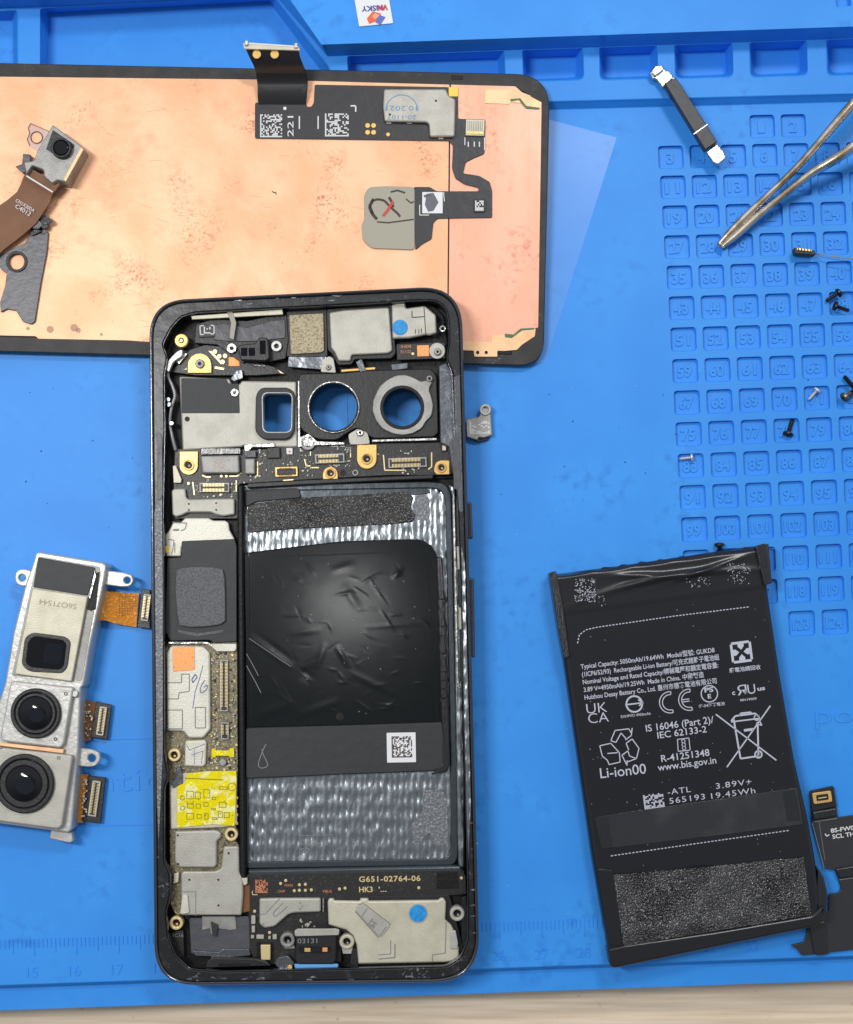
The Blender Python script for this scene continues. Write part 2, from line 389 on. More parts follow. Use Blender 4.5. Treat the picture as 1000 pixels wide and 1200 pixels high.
for r_ in range(17):
    for c in range(8):
        hole = []
        if r_ not in (0, 16) or c in (3, 4): hole = [cells[ci][0]]; ci += 1
        mfill([gpt(r_, c), gpt(r_, c+1), gpt(r_+1, c+1), gpt(r_+1, c)], hole, 0)
lt = [gpt(r_, 0) for r_ in range(18)]; rt_ = [gpt(r_, 8) for r_ in range(18)]; tp_ = [gpt(0, c) for c in range(9)]; bt_ = [gpt(17, c) for c in range(9)]
mfill([(XL, L4(XL)), (650, L4(650))] + lt + [(650, B1(650)), (XL, B1(XL))], [], 0)
mfill([(650, L4(650)), (XR, L4(XR))] + tp_[::-1], [], 0)
mfill([(XR, L4(XR)), (XR, B1(XR))] + rt_[::-1], [], 0)
mfill([(XR, B1(XR)), (650, B1(650))] + bt_, [], 0)
for a, b in cells: mloft(a, 0, b, -.055); mfill(b, [], -.055)
mloft([(XR, B1(XR)), (XL, B1(XL))], 0, [(XR, B2(XR)), (XL, B2(XL))], -.12, closed=False)
mfill([(XL, B2(XL)), (XR, B2(XR)), (XR, B3(XR)), (XL, B3(XL))], [], -.12)
mloft([(XR, B3(XR)), (XL, B3(XL))], -.12, [(XR, B3(XR)-6), (XL, B3(XL)-6)], -.6, closed=False)
em = Print(Fm, MZ+.009)
for n in range(14, 38):
    x = 40+(n-15)*49.6; y = 1141-.036*x
    em.text(str(n), x-8, y+6, 17, 2, bold=-.01)
for k in range(-60, 900):
    x = 40+k*4.96; y = 1102-.036*x; big = 20 if k % 10 == 0 else (16 if k % 5 == 0 else 10)
    if x < 1300: em.line([(x, y), (x+.4, y+big)], .9)
em.text('ntic', 112, 928, 38, 2, width=78); em.text('pos', 956, 848, 30, 2, width=62)
em.line([(-50,870),(180,865),(520,855)], 1.6).line([(-50,971),(180,966),(520,957)], 1.4).line([(405,430),(409,560)], 1.6)
def raise_marks(pr_, th):
    from collections import Counter
    i = len(mv); n = len(pr_.v); mv.extend(pr_.v); mv.extend([p-Vector((0, 0, th)) for p in pr_.v]); e = Counter()
    for f in pr_.f:
        mf.append(tuple(i+k for k in f))
        for a, b in zip(f, f[1:]+f[:1]): e[(a, b)] += 1
    for (a, b) in e:
        if (b, a) not in e: mf.append((i+b, i+a, i+a+n, i+b+n))
raise_marks(nums, .03); raise_marks(em, .02)
link('mat_body', pymesh('mat_body', mv, mf), 'mat', mat_t)

rl = random.Random(12)
p = Print(Fm, MZ+.004)
for k in range(46):
    x, y = rl.uniform(560, 780), rl.uniform(440, 1100)
    if k > 30: x, y = rl.uniform(5, 170), rl.uniform(420, 1100)
    if k > 40: x, y = rl.uniform(400, 960), rl.uniform(140, 160)
    if rl.random() < .6: p.disc(x, y, rl.uniform(.35, .8))
    else: a = rl.uniform(0, 6.3); l = rl.uniform(2, 6); p.line([(x, y), (x+l*math.cos(a), y+l*math.sin(a)), (x+l*1.6*math.cos(a+.5), y+l*1.6*math.sin(a+.5))], .4)
o = p.build(mat_t, 'dust', mk('pale_dust', (.16,.42,.80), .8)); o['kind'] = 'stuff'
p = Print(Fm, MZ+.004)
for k in range(22): p.disc(rl.choice([rl.uniform(560, 700), rl.uniform(5, 170), rl.uniform(700, 990)]), rl.uniform(440, 620), rl.uniform(.4, 1.0))
o = p.build(mat_t, 'grime', mk('dark_grime', (.012,.06,.2), .8)); o['kind'] = 'stuff'

# ================================================================== CLEAR FILM
Ff = frame_at(640, 300, .002)
o = plate(Ff, None, 'plastic_film', [(560,118),(723,161),(640,424),(520,440)], 0, .008, 'clear', bev=.001)
o['label'] = 'clear square plastic film sticking out from under the screen panel'; o['category'] = 'film'

# ================================================================== LOGO CARD on the rim
Fc = frame_at(437, 15, ZR+.003)
card = thing('sticker_card', Fc, 'small white sticker with red and blue logo on the mat rim', 'sticker')
plate(Fc, card, 'card', [(414,-10),(454,-14),(461,27),(421,31)], 0, .015, 'sticker', 1, bev=.002)
Print(Fc, .018).text('VNSKY', 454.5, 5.5, 8.5, 184, width=31, bold=.03).build(card, 'lettering', mk('logo_navy', (.03,.04,.3), .5))
Print(Fc, .021).text('VN', 454.5, 5.5, 8.5, 184, width=11.5, bold=.04).build(card, 'lettering', mk('logo_crimson', (.6,.03,.04), .5))
Print(Fc, .018).poly([(430,22),(437,13),(447,16),(443,24),(433,28)]).build(card, 'logo_mark', mk('logo_red', (.75,.12,.05), .5))
Print(Fc, .021).poly([(444,17),(452,20),(446,29),(440,26)]).build(card, 'logo_mark', mk('logo_blue', (.1,.14,.5), .5))
Print(Fc, .022).poly([(436,19),(440,15),(445,18),(440,23)]).build(card, 'logo_mark', mk('logo_orange', (.85,.35,.2), .5))

# ================================================================== SCREEN PANEL
Fs = frame_at(300, 428, .012, R(2.1))
scr = thing('screen_panel', Fs, 'removed phone screen lying face down with copper foil back', 'screen')
out = rpoly([(-260,68),(645,87),(637,429),(-260,405)], [30,42,30,30], 10)
plate(Fs, scr, 'glass_panel', out, 0, .06, 'glass', bev=.02)
plate(Fs, scr, 'panel_frame', out, .062, .115, 'panel', holes=[rpoly([(-250,90),(560,101),(606,103),(634,121),(629,383),(604,408),(-250,388)], 6)], bev=.012)
plate(Fs, scr, 'inner_sheet', rpoly([(-252,80),(636,96),(631,415),(-252,395)], 20), .06, .098, 'panel', bev=.003)
plate(Fs, scr, 'copper_foil', [(-250,87),(300,93),(527,99),(526,190),(524,409),(300,404),(190,402),(150,399),(45,397),(42,394),(-250,388)], .1, .118, 'copper', 1.5, bev=.003)
plate(Fs, scr, 'copper_foil', [(528.5,99),(604,101),(612,108),(622,112),(626,119),(635,122),(631,384),(620,386),(608,390),(601,398),(576,401),(575,410),(525.5,410),(527.5,190)], .1, .118, 'copperp', 1, bev=.003, label='pinker copper foil at the rounded end')
plate(Fs, scr, 'foil_patch', [(569,104),(600,105),(622,113),(635,120),(634,127),(616,126),(611,121),(599,120),(598,122),(568,121)], .12, .126, 'copperl', .8, bev=.002)
plate(Fs, scr, 'foil_patch', [(528,399),(576,401),(577,392),(590,393),(602,395),(610,385),(628,385),(627,394),(612,404),(606,410),(583,412),(583,418),(556,418),(555,411),(528,410)], .12, .128, 'copperl', .8, bev=.002)
plate(Fs, scr, 'green_edge', [(599,119),(608,117),(613,123),(617,127),(632,128),(632,126),(617,124),(610,115),(598,116)], .126, .13, 'green', 0, bev=.001)
plate(Fs, scr, 'green_edge', [(592,395),(600,396),(612,387),(626,386),(626,384),(610,385),(602,392),(592,391)], .13, .134, 'green', 0, bev=.001)
for hx in (560, 570): disc(Fs, scr, 'pin_hole', hx, 413, 2, .128, .131, 'deep', n=12)
box(Fs, scr, 'frame_notch', 529, 88, 543, 93, .115, .12, 'deep', .5, -2)
box(Fs, scr, 'frame_notch', 583, 411, 600, 415, .115, .13, 'deep', .5, -2)
p = Print(Fs, .1185)
for k in range(34):
    x, y = rl.uniform(20, 515), rl.uniform(105, 385)
    a = rl.uniform(-.3, .5); l = rl.uniform(4, 26); p.line([(x, y), (x+l*math.cos(a), y+l*math.sin(a))], .35)
for k in range(60): p.disc(rl.uniform(5, 620), rl.uniform(100, 390), rl.uniform(.3, .75))
for x, y, r_ in ((59,386,4.2),(87,384,4.5),(33,385,2.2),(119,392,1.8),(92,387,3)): p.disc(x, y, r_)
o = p.build(scr, 'foil_marks', mk('worn_copper', (.50,.27,.16), .5)); o['kind'] = 'stuff'
Print(Fs, .119).line([(319,224),(321,226),(323,225),(324,228)],1.1).build(scr, 'lint', 'inkd')
board = plate(Fs, scr, 'flex_board', [(299,122),(300,120),(359,122),(360,125),(365,125),(368,120),(369,99),(526,102),(537,104),(537,139),(569,140),(568,180),(556,185),(546,190),(543,203),(562,206),(574,213),(577,224),(577,255),(513,256),(508,261),(506,280),(495,286),(487,293),(485,219),(504,219),(512,224),(561,224),(561,220),(545,216),(534,209),(530,197),(531,170),(526,165),(299,162)], .12, .135, 'flex', 2, bev=.003)
shield = plate(Fs, board, 'metal_shield', [(450,104),(523,104),(526,112),(534,116),(533,160),(504,160),(503,145),(500,143),(451,142),(449,125)], .14, .19, 'silver', 3, bev=.01)
Print(Fs, .193).ring(471,130,19,1,180,360).text('10.2021', 489, 124, 8, 180, width=36).text('20-1107', 488, 135, 7, 180, width=34).build(board, 'stamp', 'inks')
for x, y in ((511,118),(457,134)): disc(Fs, board, 'pin_hole', x, y, 1.3, .19, .193, 'deep', n=10)
for x in (456, 480, 517): box(Fs, board, 'shield_tab', x-3, 143 if x < 500 else 161, x+3, 145 if x < 500 else 163, .136, .15, 'silver', .5)
for x, y in ((431,147),(438,147),(431,155),(438,155)): disc(Fs, board, 'gold_pad', x, y, 3, .136, .145, 'gold', n=14)
disc(Fs, board, 'gold_pad', 455, 157.5, 2.4, .136, .145, 'gold', n=14)
box(Fs, board, 'yellow_patch', 526, 102, 537, 113, .137, .142, 'yell', .5)
cn = box(Fs, board, 'ribbon_connector', 546, 140, 568, 159, .137, .16, 'cream', .8, -2)
p = Print(Fs, .163)
for k in range(9): p.line([(548.5+k*2.1,142),(548.5+k*2.1,153)], .6)
p.build(board, 'contact', 'inkg')
box(Fs, board, 'connector_latch', 547, 154, 567, 157, .16, .166, 'gold', .4, -2)
Print(Fs, .139).grid(305,134,26,27,15,seed=3).grid(381,133,28,27,15,seed=4).text('221', 344, 160, 10, 90, width=24).line([(351,136),(351,151)],1.4).line([(373,136),(373,151)],1.4).line([(411,124),(417,124),(417,131)],1.6).disc(334,127,2).line([(549,166),(549,172)],1.3).line([(556,166),(556,172)],1.3).line([(562,166),(562,172)],1.3).line([(545,161),(545,170)],1).line([(568,161),(568,176)],1).build(board, 'printed_marks', 'inkw')
pd = plate(Fs, scr, 'grey_pad', [(427,227),(433,219),(452,218),(486,219),(486,293),(470,292),(436,291),(425,281),(424,262),(427,258)], .12, .14, 'pad', 5, bev=.004)
Print(Fs, .143).line(smooth_pts([(438,252),(434,240),(440,234),(450,235),(457,242),(466,250),(469,254)],4),2.6).line([(438,233),(433,242),(436,250),(442,257)],3.5).line([(456,231),(459,236),(461,243)],3).line([(442,260),(455,261),(485,257)],1.6).line([(458,225),(466,223),(475,226)],2).line([(476,233),(482,238),(485,236)],1.5).build(pd, 'dark_scrawl', 'inkd')
Print(Fs, .146).line([(449,253),(454,247),(459,239),(461,236)],3.2).build(pd, 'red_scrawl', 'inkr')
box(Fs, board, 'white_label', 495, 225, 519, 250, .137, .141, 'sticker', .5)
Print(Fs, .144).poly([(500,227),(508,226),(514,237),(508,247),(502,248),(498,240)]).line([(497,230),(505,228)],3).build(board, 'label_smudge', mk('smudge', (.13,.13,.16), .6))
Print(Fs, .139).line([(520,226),(521,236)],1).line([(514,226),(521,226)],1).line([(492,240),(492,252),(503,252)],1).build(board, 'corner_marks', 'inkw')
box(Fs, board, 'small_chip', 555, 233, 570, 249, .137, .145, 'black', 3)
Print(Fs, .148).grid(557,235,10,12,6,seed=9,fill=.6).build(board, 'printed_marks', 'inkw')
ribbon(Fs, board, 'flex_tail', [(303,122,359,122,.145),(302,112,360,112,.19),(302,100,361,100,.23),(301,92,361,92,.25),(300,84,359,84,.33),(297,76,356,77,.42),(292,66,352,67,.5),(288,57,350,58,.54)], .012, 'flexsh')
cb = plate(Fs, board, 'tail_connector', [(285,50),(350,54),(352,59),(286,57)], .545, .575, 'cream', 1, bev=.003)
Print(Fs, .58).line([(288,50.5),(349,54.5)],1.6).build(board, 'contact', 'inkw')
for x in (301, 322): plate(Fs, board, 'gold_tab', circ(x, 63.5, 5, 16), .52, .535, 'gold', bev=.003)
box(Fs, board, 'connector_foot', 287, 47, 291, 53, .58, .6, 'chrome', .5); box(Fs, board, 'connector_foot', 345, 50, 349, 56, .58, .6, 'chrome', .5)

# ================================================================== FRONT CAMERA on the copper
Fk = frame_at(60, 215, .118, base=Fs)
fc = thing('front_camera_module', Fk, 'small grey front camera module with brown ribbon lying on copper foil', 'camera module')
plate(Fk, fc, 'housing', [(62,146),(98,173),(77,213),(67,211),(61,215),(52,207),(51,199),(38,194),(31,204),(28,190),(40,188),(44,176)], 0, .26, 'silverd', 1.5, bev=.012)
plate(Fk, fc, 'lens_recess', [(62,152),(88,170),(77,187),(54,175)], .26, .268, 'black', 2, bev=.003)
disc(Fk, fc, 'lens_ring', 71.5, 173, 12, .268, .33, 'black', hole=9, bev=.01); disc(Fk, fc, 'lens', 71.5, 173, 9, .268, .31, 'glass', bev=.012)
plate(Fk, fc, 'bright_edge', [(98,175),(95,173),(75,210),(77,213)], .262, .275, 'copperl', .5, bev=.002)
plate(Fk, fc, 'adhesive_frame', [(35,145),(60,156),(52,173),(44,177),(37,174),(32,163),(35,155),(33,151)], .002, .01, 'clear', 2, holes=[circ(43,161,6.5,20)], bev=.002)
Print(Fk, .013).ring(43,161,6.8,1).line([(60,155),(36,144.5),(33,150),(35,156),(32,163),(35,171)],.7).build(fc, 'adhesive_outline', 'inkd')
plate(Fk, fc, 'bracket_foot', [(27,180),(36,181),(34,200),(27,203),(18,195),(26,192)], 0, .1, 'tape', 1)
ribbon(Fk, fc, 'ribbon_cable', [(34,196,70,216,.2),(30,203,66,222,.19),(27,209,61,228,.17),(24,217,59,236,.15),(20,225,52,247,.14),(8,235,42,262,.13),(-10,247,26,276,.12),(-30,262,5,292,.11),(-60,285,-25,320,.1)], .015, 'brown')
Print(Fk, .215).line([(31,206),(62,225)],1.6).build(fc, 'solder_line', 'inkw')
Print(Fk, .17).text('CM1X20DA', 18, 236, 5.5, -31, width=25).text('C4012', 17.5, 243, 7, -31, width=20).build(fc, 'lettering', 'inkw')

Fg = frame_at(30, 330, .118, base=Fs)
fp = thing('metal_shim', Fg, 'torn grey adhesive shim with round hole below the brown ribbon', 'shim')
plate(Fg, fp, 'sheet', [(-10,303),(6,296),(30,284),(36,273),(57,272),(55,296),(48,332),(41,377),(36,380),(27,377),(19,364),(8,362),(1,366),(0,354),(6,335),(8,320),(4,318)], 0, .035, 'lead', 1.5, holes=[circ(19.5,306.5,9,24)], bev=.006)
disc(Fg, fp, 'hole_ring', 19.5, 306.5, 12.5, .036, .05, 'matte', hole=9)
rg = random.Random(5)
for k in range(16):
    x = 36+rg.random()*20; y = 256+rg.random()*20 + (0 if k < 9 else -6)
    plate(Fg, fp, 'torn_tape', [(x+rg.uniform(3,9)*math.cos(a*1.05), y+rg.uniform(2,7)*math.sin(a*1.05)) for a in range(6)], .02+k*.006, .035+k*.006, 'flexsh' if k % 2 else 'tape', 1, bev=.003)

# ================================================================== PHONE
Fp = frame_at(370, 1150, .004, R(1.15))
ph = thing('phone_body', Fp, 'opened black smartphone chassis with battery bay and circuit boards exposed', 'phone')
def q(*a, **k): return plate(Fp, ph, *a, **k)
OUT = [(174.5,352),(541,334),(563,1151),(181,1155.5)]
outer = rpoly(OUT, [44,50,56,48], 12)
ring1 = rpoly([(178.5,356),(537.5,338.5),(559,1147),(185,1151.5)], [41,47,53,45], 12)
inner = [(196,418),(190,404),(200,384),(212,371),(228,366),(300,362),(380,358),(500,351),(514,353),(524,362),(527,380),(527,400),(524,420),(531,436),(536,560),(541,700),(546,900),(549,1045),(549,1100),(541,1122),(524,1133),(400,1136),(260,1139),(222,1136),(205,1120),(197,1100),(194,1070),(199,1050),(199,1025),(192,1010),(192,925),(197,910),(192,880),(191,600),(193,500),(192,440)]
inner_l = rpoly(inner, 5)
h_w = rpoly([(308,461),(342,461),(341,506),(309,506)], 7); h_c = circ(391, 477, 27.5, 40); h_r = circ(471.5, 477.5, 22, 36)
usb = rpoly([(345,1124),(396,1124),(396,1135),(346,1135)], 2)
q('frame_band', outer, 0, .43, 'edge', holes=[ring1], bev=.022)
q('screen_ledge', ring1, .02, .40, 'gunk', holes=[inner_l], bev=.014)
q('back_plate', rpoly(OUT, [44,50,56,48], 12), .004, .1, 'deep', holes=[h_w, h_c, h_r], bev=.01) if False else None
q('back_plate', ring1, .02, .1, 'deep', holes=[h_w, h_c, h_r], bev=.003)
# residue strips on the ledges
for pts, mt in (([(181,600),(190,560),(191,700),(191,880),(186,990),(184,940)], 'residue'), ([(532,440),(539,445),(543,600),(538,600),(534,520)], 'crumple'), ([(541,640),(545,660),(552,940),(549,1010),(545,900)], 'tray')):
    q('glue_residue', pts, .4, .406, mt, 3, bev=.002)
for pts in ([(184,505),(190,510),(191,582),(185,588)], [(534,440),(539,440),(541,500),(536,500)], [(531,512),(538,511),(540,572),(532,574)]): q('foam_strip', pts, .401, .415, 'tape', 4, bev=.003)
for k in range(34):
    a = rg.random()
    if k < 12: x, y = 205+a*310, 352-a*14+rg.random()*8
    elif k < 26: x, y = 215+a*300, 1143+rg.random()*5
    else: x, y = 551+rg.random()*6, 950+a*150
    q('glue_scrap', [(x,y),(x+rg.uniform(2,9),y-rg.random()*1.5),(x+rg.uniform(3,8),y+rg.uniform(1,2.2)),(x-1,y+1.5)], .4, .408, 'crumple' if k % 3 else 'residue', .5, bev=.002)
cI = (370, 750)
q('ledge_glint_ring', inner_l, .30, .412, 'edge', holes=[[(cI[0]+(x-cI[0])*.9945, cI[1]+(y-cI[1])*.9975) for x, y in inner_l]], bev=.004)  # thin polished ring added so the ledge's inner edge shows a glint
# side buttons
for y0, y1, x in ((587,633,550.5),(676,772,553)):
    q('side_button', rpoly([(x-8,y0),(x+2.6,y0+2),(x+4,y1-2),(x-7,y1)], 2), .14, .3, 'edge', bev=.02)

# --- floor of the electronics bay
q('mid_plate', rpoly([(193,420),(205,385),(230,370),(505,356),(520,370),(528,430),(534,560),(281,570),(285,1020),(545,1018),(546,1100),(530,1130),(345,1131),(215,1134),(200,1110),(200,1020),(193,1000)], 4), .1, .16, 'deep', holes=[h_w, h_c, h_r], bev=.004)
# --- top edge
plt = q('antenna_strip', [(224,370),(331,362.5),(332,368.5),(225,374.5)], .34, .365, 'cream', .5)
q('top_cover', [(230,380),(250,374),(290,376),(318,370),(336,368),(338,398),(335,420),(316,424),(300,420),(284,426),(255,404),(228,402)], .2, .29, 'black', 2)
q('grey_tape', [(251,381),(262,379),(290,384),(318,376),(334,374),(335,396),(300,400),(268,400),(251,398)], .292, .305, 'tape', 2)
c = box(Fp, ph, 'connector', 233, 380, 252, 395, .29, .31, 'black', 1, 2)
Print(Fp, .313).line([(239,381.5),(234.5,382),(235,392),(239,392)],1.1).line([(247,381),(251,381.5),(251,391),(247,391.5)],1.1).grid(239,383,8,8,5,seed=2,fill=.3).build(ph, 'printed_marks', 'inkw')
q('clear_tape', [(265,363),(270,358),(277,378),(274,398),(269,396),(271,378)], .368, .374, 'pad', 1)
md = q('sensor_module', [(279,407),(281,404),(300,402),(302,397),(306,395),(314,396),(316,420),(312,423),(282,422)], .3, .4, 'black', 2.5, bev=.012)
for a in ((282.5,407.5,290,417),(291.5,407.5,299,417),(304.5,399,311.5,415)): box(Fp, md, 'sensor_window', *a, .4, .404, 'glass', 1)
def screw_head(par, x, y, r, z, mt='chrome', nm='screw'):
    o = disc(Fp, par, nm, x, y, r, z, z+.03, mt, bev=.01)
    disc(Fp, par, nm + '_socket' if False else 'screw_socket', x, y, r*.42, z+.03, z+.033, 'deep', n=6, bev=.001)
screw_head(ph, 271.5, 408, 6.2, .3); disc(Fp, ph, 'ring_boss', 324, 405.5, 6.3, .3, .33, 'whitep', hole=2.6); 
disc(Fp, ph, 'brass_boss', 212.5, 399, 8, .25, .32, 'gold', hole=2.6, bev=.01); disc(Fp, ph, 'screw', 212.5, 399, 2.4, .25, .3, 'chrome', n=12)
gt = q('gold_tab', [(220,437)]+[(234+14*math.cos(R(a)), 428+14*math.sin(R(a))) for a in range(180, 361, 15)]+[(248,437)], .26, .29, 'gold', 0); screw_head(ph, 234, 426, 5.5, .29, 'silverd')
q('top_flex', [(200,436),(214,420),(222,410),(240,404),(262,406),(284,418),(300,424),(322,430),(330,438),(300,440),(230,440)], .2, .255, 'pcb', 2)
for x, y in ((252,412),(257,417.5),(264,417),(261,424)): disc(Fp, ph, 'gold_pad', x, y, 2.9, .256, .266, 'goldp', n=14)
box(Fp, ph, 'copper_code', 268, 418.5, 281, 429, .256, .262, 'copsq', .5)
q('gold_finger', [(244,411),(248,411),(263,427),(259,427)], .256, .266, 'goldp', .5); q('gold_finger', [(252,429),(264,431),(262,434),(251,432)], .256, .266, 'goldp', .5)
q('bright_clip', [(206,424),(217,413),(220,415),(210,427)], .25, .3, 'chrome', 1); q('bright_clip', [(214,434),(219,430),(220,434)], .25, .27, 'cream', .5)
q('bright_clip', [(277,434),(284,433),(285,443),(274,447),(270,444)], .27, .31, 'crumple', 2); q('gold_contact', [(315,431),(326,433),(334,438),(316,437)], .22, .25, 'goldp', 1.5)
q('bright_clip', [(298,427),(311,428),(310,430),(298,429)], .26, .27, 'crumple', .5)
tube(Fp, ph, 'coax_cable', smooth_pts([(212,413,.33),(206,416,.34),(199,425,.33),(197,440,.3),(202,452,.29),(205,464,.29),(201,478,.29),(199,495,.29),(202,512,.29),(206,528,.27)]), .019, 'cable')
q('cable_sleeve', [(207,412),(214,409),(214,417),(203,424),(198,436),(195,434),(197,423)], .3, .37, 'whitep', 3)
for x, y in ((197,468),(201,496),(198,474)): disc(Fp, ph, 'cable_clip', x, y, 3, .24, .34, 'crumple', n=10)
# speaker mesh, plates
q('mesh_surround', [(336,364),(383,360),(384,418),(336,418)], .2, .27, 'black', 2); q('speaker_mesh', [(339,369),(379,367),(380,411),(376,413),(341,415)], .272, .3, 'mesh', 2)
q('plate_surround', [(383,362),(459,356),(464,414),(459,420),(415,421),(413,427),(396,428),(390,415),(384,410)], .2, .29, 'black', 3)
q('earpiece_plate', [(386,366),(404,363),(453,360),(456,361),(460,411),(455,414),(412,416),(411,423),(397,423),(392,412),(388,408)], .292, .33, 'silver', 2.5, bev=.01)
q('grey_tape', [(338,417),(380,416),(384,419),(390,424),(388,434),(337,430)], .24, .26, 'crumple', 2)
mt_ = q('small_bracket', [(377,422),(386,417),(391,420),(394,437),(376,436)], .26, .3, 'silver', 2); screw_head(ph, 385, 430, 3.2, .3, 'silverd')
tp = q('connector_cover', [(459,357),(463,355),(475,354),(476,361),(498,358),(511,369),(512,390),(503,393),(500,392),(480,396),(460,397)], .26, .32, 'silver', 1.5, bev=.008)
disc(Fp, ph, 'water_indicator', 469, 383.5, 9, .322, .328, 'bluedot', label='round blue water indicator dot')
Print(Fp, .324).line([(483,364),(483,372),(497,371)],1).line([(497,359),(499,391)],.9).line([(487,386),(487,391)],.9).line([(491,386),(491,391)],.9).line([(494,385),(494,390)],.9).build(ph, 'panel_seam', 'inkd')
box(Fp, ph, 'gold_contact', 463, 353, 474, 358, .322, .328, 'cream', .5)
box(Fp, ph, 'small_flex', 465, 402, 522, 421, .24, .27, 'pcb', 2, 2)
box(Fp, ph, 'copper_code', 489, 404.5, 503, 417.5, .272, .277, 'copsq', .5, 2); disc(Fp, ph, 'gold_pad', 484, 414.5, 1.9, .272, .28, 'goldp', n=10)
Print(Fp, .274).text('0408', 470, 408, 5, 2, width=12).text('E1132', 470, 414, 5, 2, width=12).build(ph, 'lettering', 'inkc')
q('screw_plate', circ(512.5, 411, 9.5, 24)+[], .272, .3, 'silver'); screw_head(ph, 513, 412, 4.2, .3, 'silverd')
disc(Fp, ph, 'ring_boss', 519, 385, 4, .26, .3, 'chrome', hole=1.8, n=20)
q('tape_scraps', [(458,427),(478,425),(478,432),(460,434)], .26, .29, 'crumple', 1.5); q('tape_scraps', [(417,424),(424,420),(430,436),(424,440)], .24, .28, 'crumple', 1.5); q('tape_scraps', [(400,433),(440,430),(440,433),(400,436)], .24, .26, 'gold', .5)
# --- camera bay
q('metal_cover', [(210,441),(269,444),(271,449),(281,450),(283,446),(347,447),(349,524),(290,525),(287,522),(283,524),(214,528)], .2, .27, 'silver', 2, holes=[h_w], bev=.008)
q('black_label', [(212.5,443),(265,444),(268,449),(280,450),(281,484),(213,484)], .272, .278, 'matte', 1)
disc(Fp, ph, 'screw', 275, 460, 5, .278, .3, 'chrome', bev=.008); disc(Fp, ph, 'screw_socket', 275, 460, 2.2, .3, .303, 'tape', n=6, bev=.001); disc(Fp, ph, 'pin_hole', 219.5, 491, 3, .27, .274, 'deep', n=16)
q('camera_gasket', [(306,454),(339,454),(346.5,462),(345.5,506),(338,515),(308,515),(299,506),(300,462)], .271, .33, 'matte', 6, holes=[h_w], bev=.012)
wr = rpoly([(306.5,459.5),(343.5,459.5),(342.5,507.5),(307.5,507.5)], 8)
q('window_rim', wr, .2, .335, 'whitep', holes=[h_w], bev=.006)
q('camera_bracket', [(350,438),(402,437),(430,434),(505,432),(512,440),(514,508),(508,512),(436,514),(428,506),(418,501),(406,508),(395,516),(372,515),(356,506),(351,500)], .2, .29, 'black', 6, holes=[h_c, h_r], bev=.012)
for cx, cy, ro, hl in ((391,477,31,h_c),): q('lens_ring', circ(cx, cy, ro, 40), .22, .315, 'chrome', holes=[h_c], bev=.012)
q('lens_ring', circ(391, 477, 29.2, 40), .1, .327, 'deep', holes=[h_c], bev=.004)
ringp = [(472+r_*math.cos(R(a)), 475+r_*math.sin(R(a))) for a, r_ in ((0,36),(20,36),(35,33),(50,35),(70,35),(90,35),(110,35),(130,36),(150,36),(170,36),(190,35),(205,34),(220,35),(240,35),(258,36),(275,36),(292,35),(308,35),(316,44),(322,44),(328,36),(345,35))]
q('ring_spacer', ringp, .291, .33, 'silverd', 3, holes=[circ(471.5,477.5,25,36)], bev=.008)
q('lens_ring', circ(471.5, 477.5, 26, 40), .1, .335, 'deep', holes=[h_r], bev=.006); q('lens_ring', circ(471.5,477.5,23.6,40), .1, .16, 'chrome', holes=[circ(471.5,477.5,22,36)], bev=.01)
disc(Fp, ph, 'screw_eye', 503.5, 443.5, 3.6, .33, .35, 'silverd', hole=1.6, n=18)
q('bracket_foot', [(408,509),(420,502),(431,507),(434,520),(424,521),(410,521)], .22, .3, 'silver', 3); screw_head(ph, 422, 507, 4, .3)
disc(Fp, ph, 'ring_boss', 361, 519, 8.5, .2, .3, 'silverd', hole=4.5)
q('foil_wall', [(514,428),(524,424),(533,440),(538,560),(532,562),(526,524),(516,520)], .2, .33, 'crumple', 3, bev=.02)
q('bright_rim', [(349,446),(351,446),(352,512),(362,508),(372,517),(404,518),(404,521),(370,522),(349,524)], .2, .3, 'chrome', .5)
q('bright_rim', [(436,515),(512,513),(512,516),(436,518)], .25, .3, 'chrome', .5)
# --- top circuit board
tb = q('top_circuit_board', [(205,526),(288,526),(300,527),(350,522),(408,520),(528,518),(530,556),(500,557),(458,557),(360,562),(281,567),(279,608),(205,608),(203,580)], .2, .25, 'pcb', 2)
B = lambda n, *a, **k: plate(Fp, tb, n, *a, **k)
def arch(x0, y0, x1, y1, down=True):
    cx, r_ = (x0+x1)/2, (x1-x0)/2
    if down: return [(x0,y0)]+[(x1,y0)]+[(cx+r_*math.cos(R(a)), y1-r_+r_*math.sin(R(a))) for a in range(0, 181, 15)]
    return [(x1,y1),(x0,y1)]+[(cx+r_*math.cos(R(a)), y0+r_+r_*math.sin(R(a))) for a in range(180, 361, 15)]
for pts, (x, y), r_ in ((arch(210.5,529,232,556.5), (221,545), 5), (arch(418.5,521,441.5,549.5), (430,537.5), 5), (arch(378.5,547,396,561.5,False), (387.5,554.5), 4.6), ([(509,548),(511,542),(516,539.5),(527,539.5),(527,556),(512,556),(509,553)], (517.5,548), 4.2)):
    B('gold_tab', pts, .252, .28, 'gold', 1.2 if len(pts) < 9 else 0)
    disc(Fp, tb, 'screw_eye', x, y, r_+1.6, .281, .3, 'gold', hole=r_, n=24); disc(Fp, tb, 'screw', x, y, r_*.85, .281, .287, 'deep', n=20); disc(Fp, tb, 'screw_socket', x+.8, y+.8, 1.5, .287, .292, 'silverd', n=8)
B('shield_can', [(235,534),(280,533),(281,553),(279,555),(237,555)], .252, .32, 'silverd', 2.5, bev=.012); B('shield_can', [(286.5,537),(299,537),(299,556),(287,556)], .252, .32, 'silverd', 2, bev=.01)
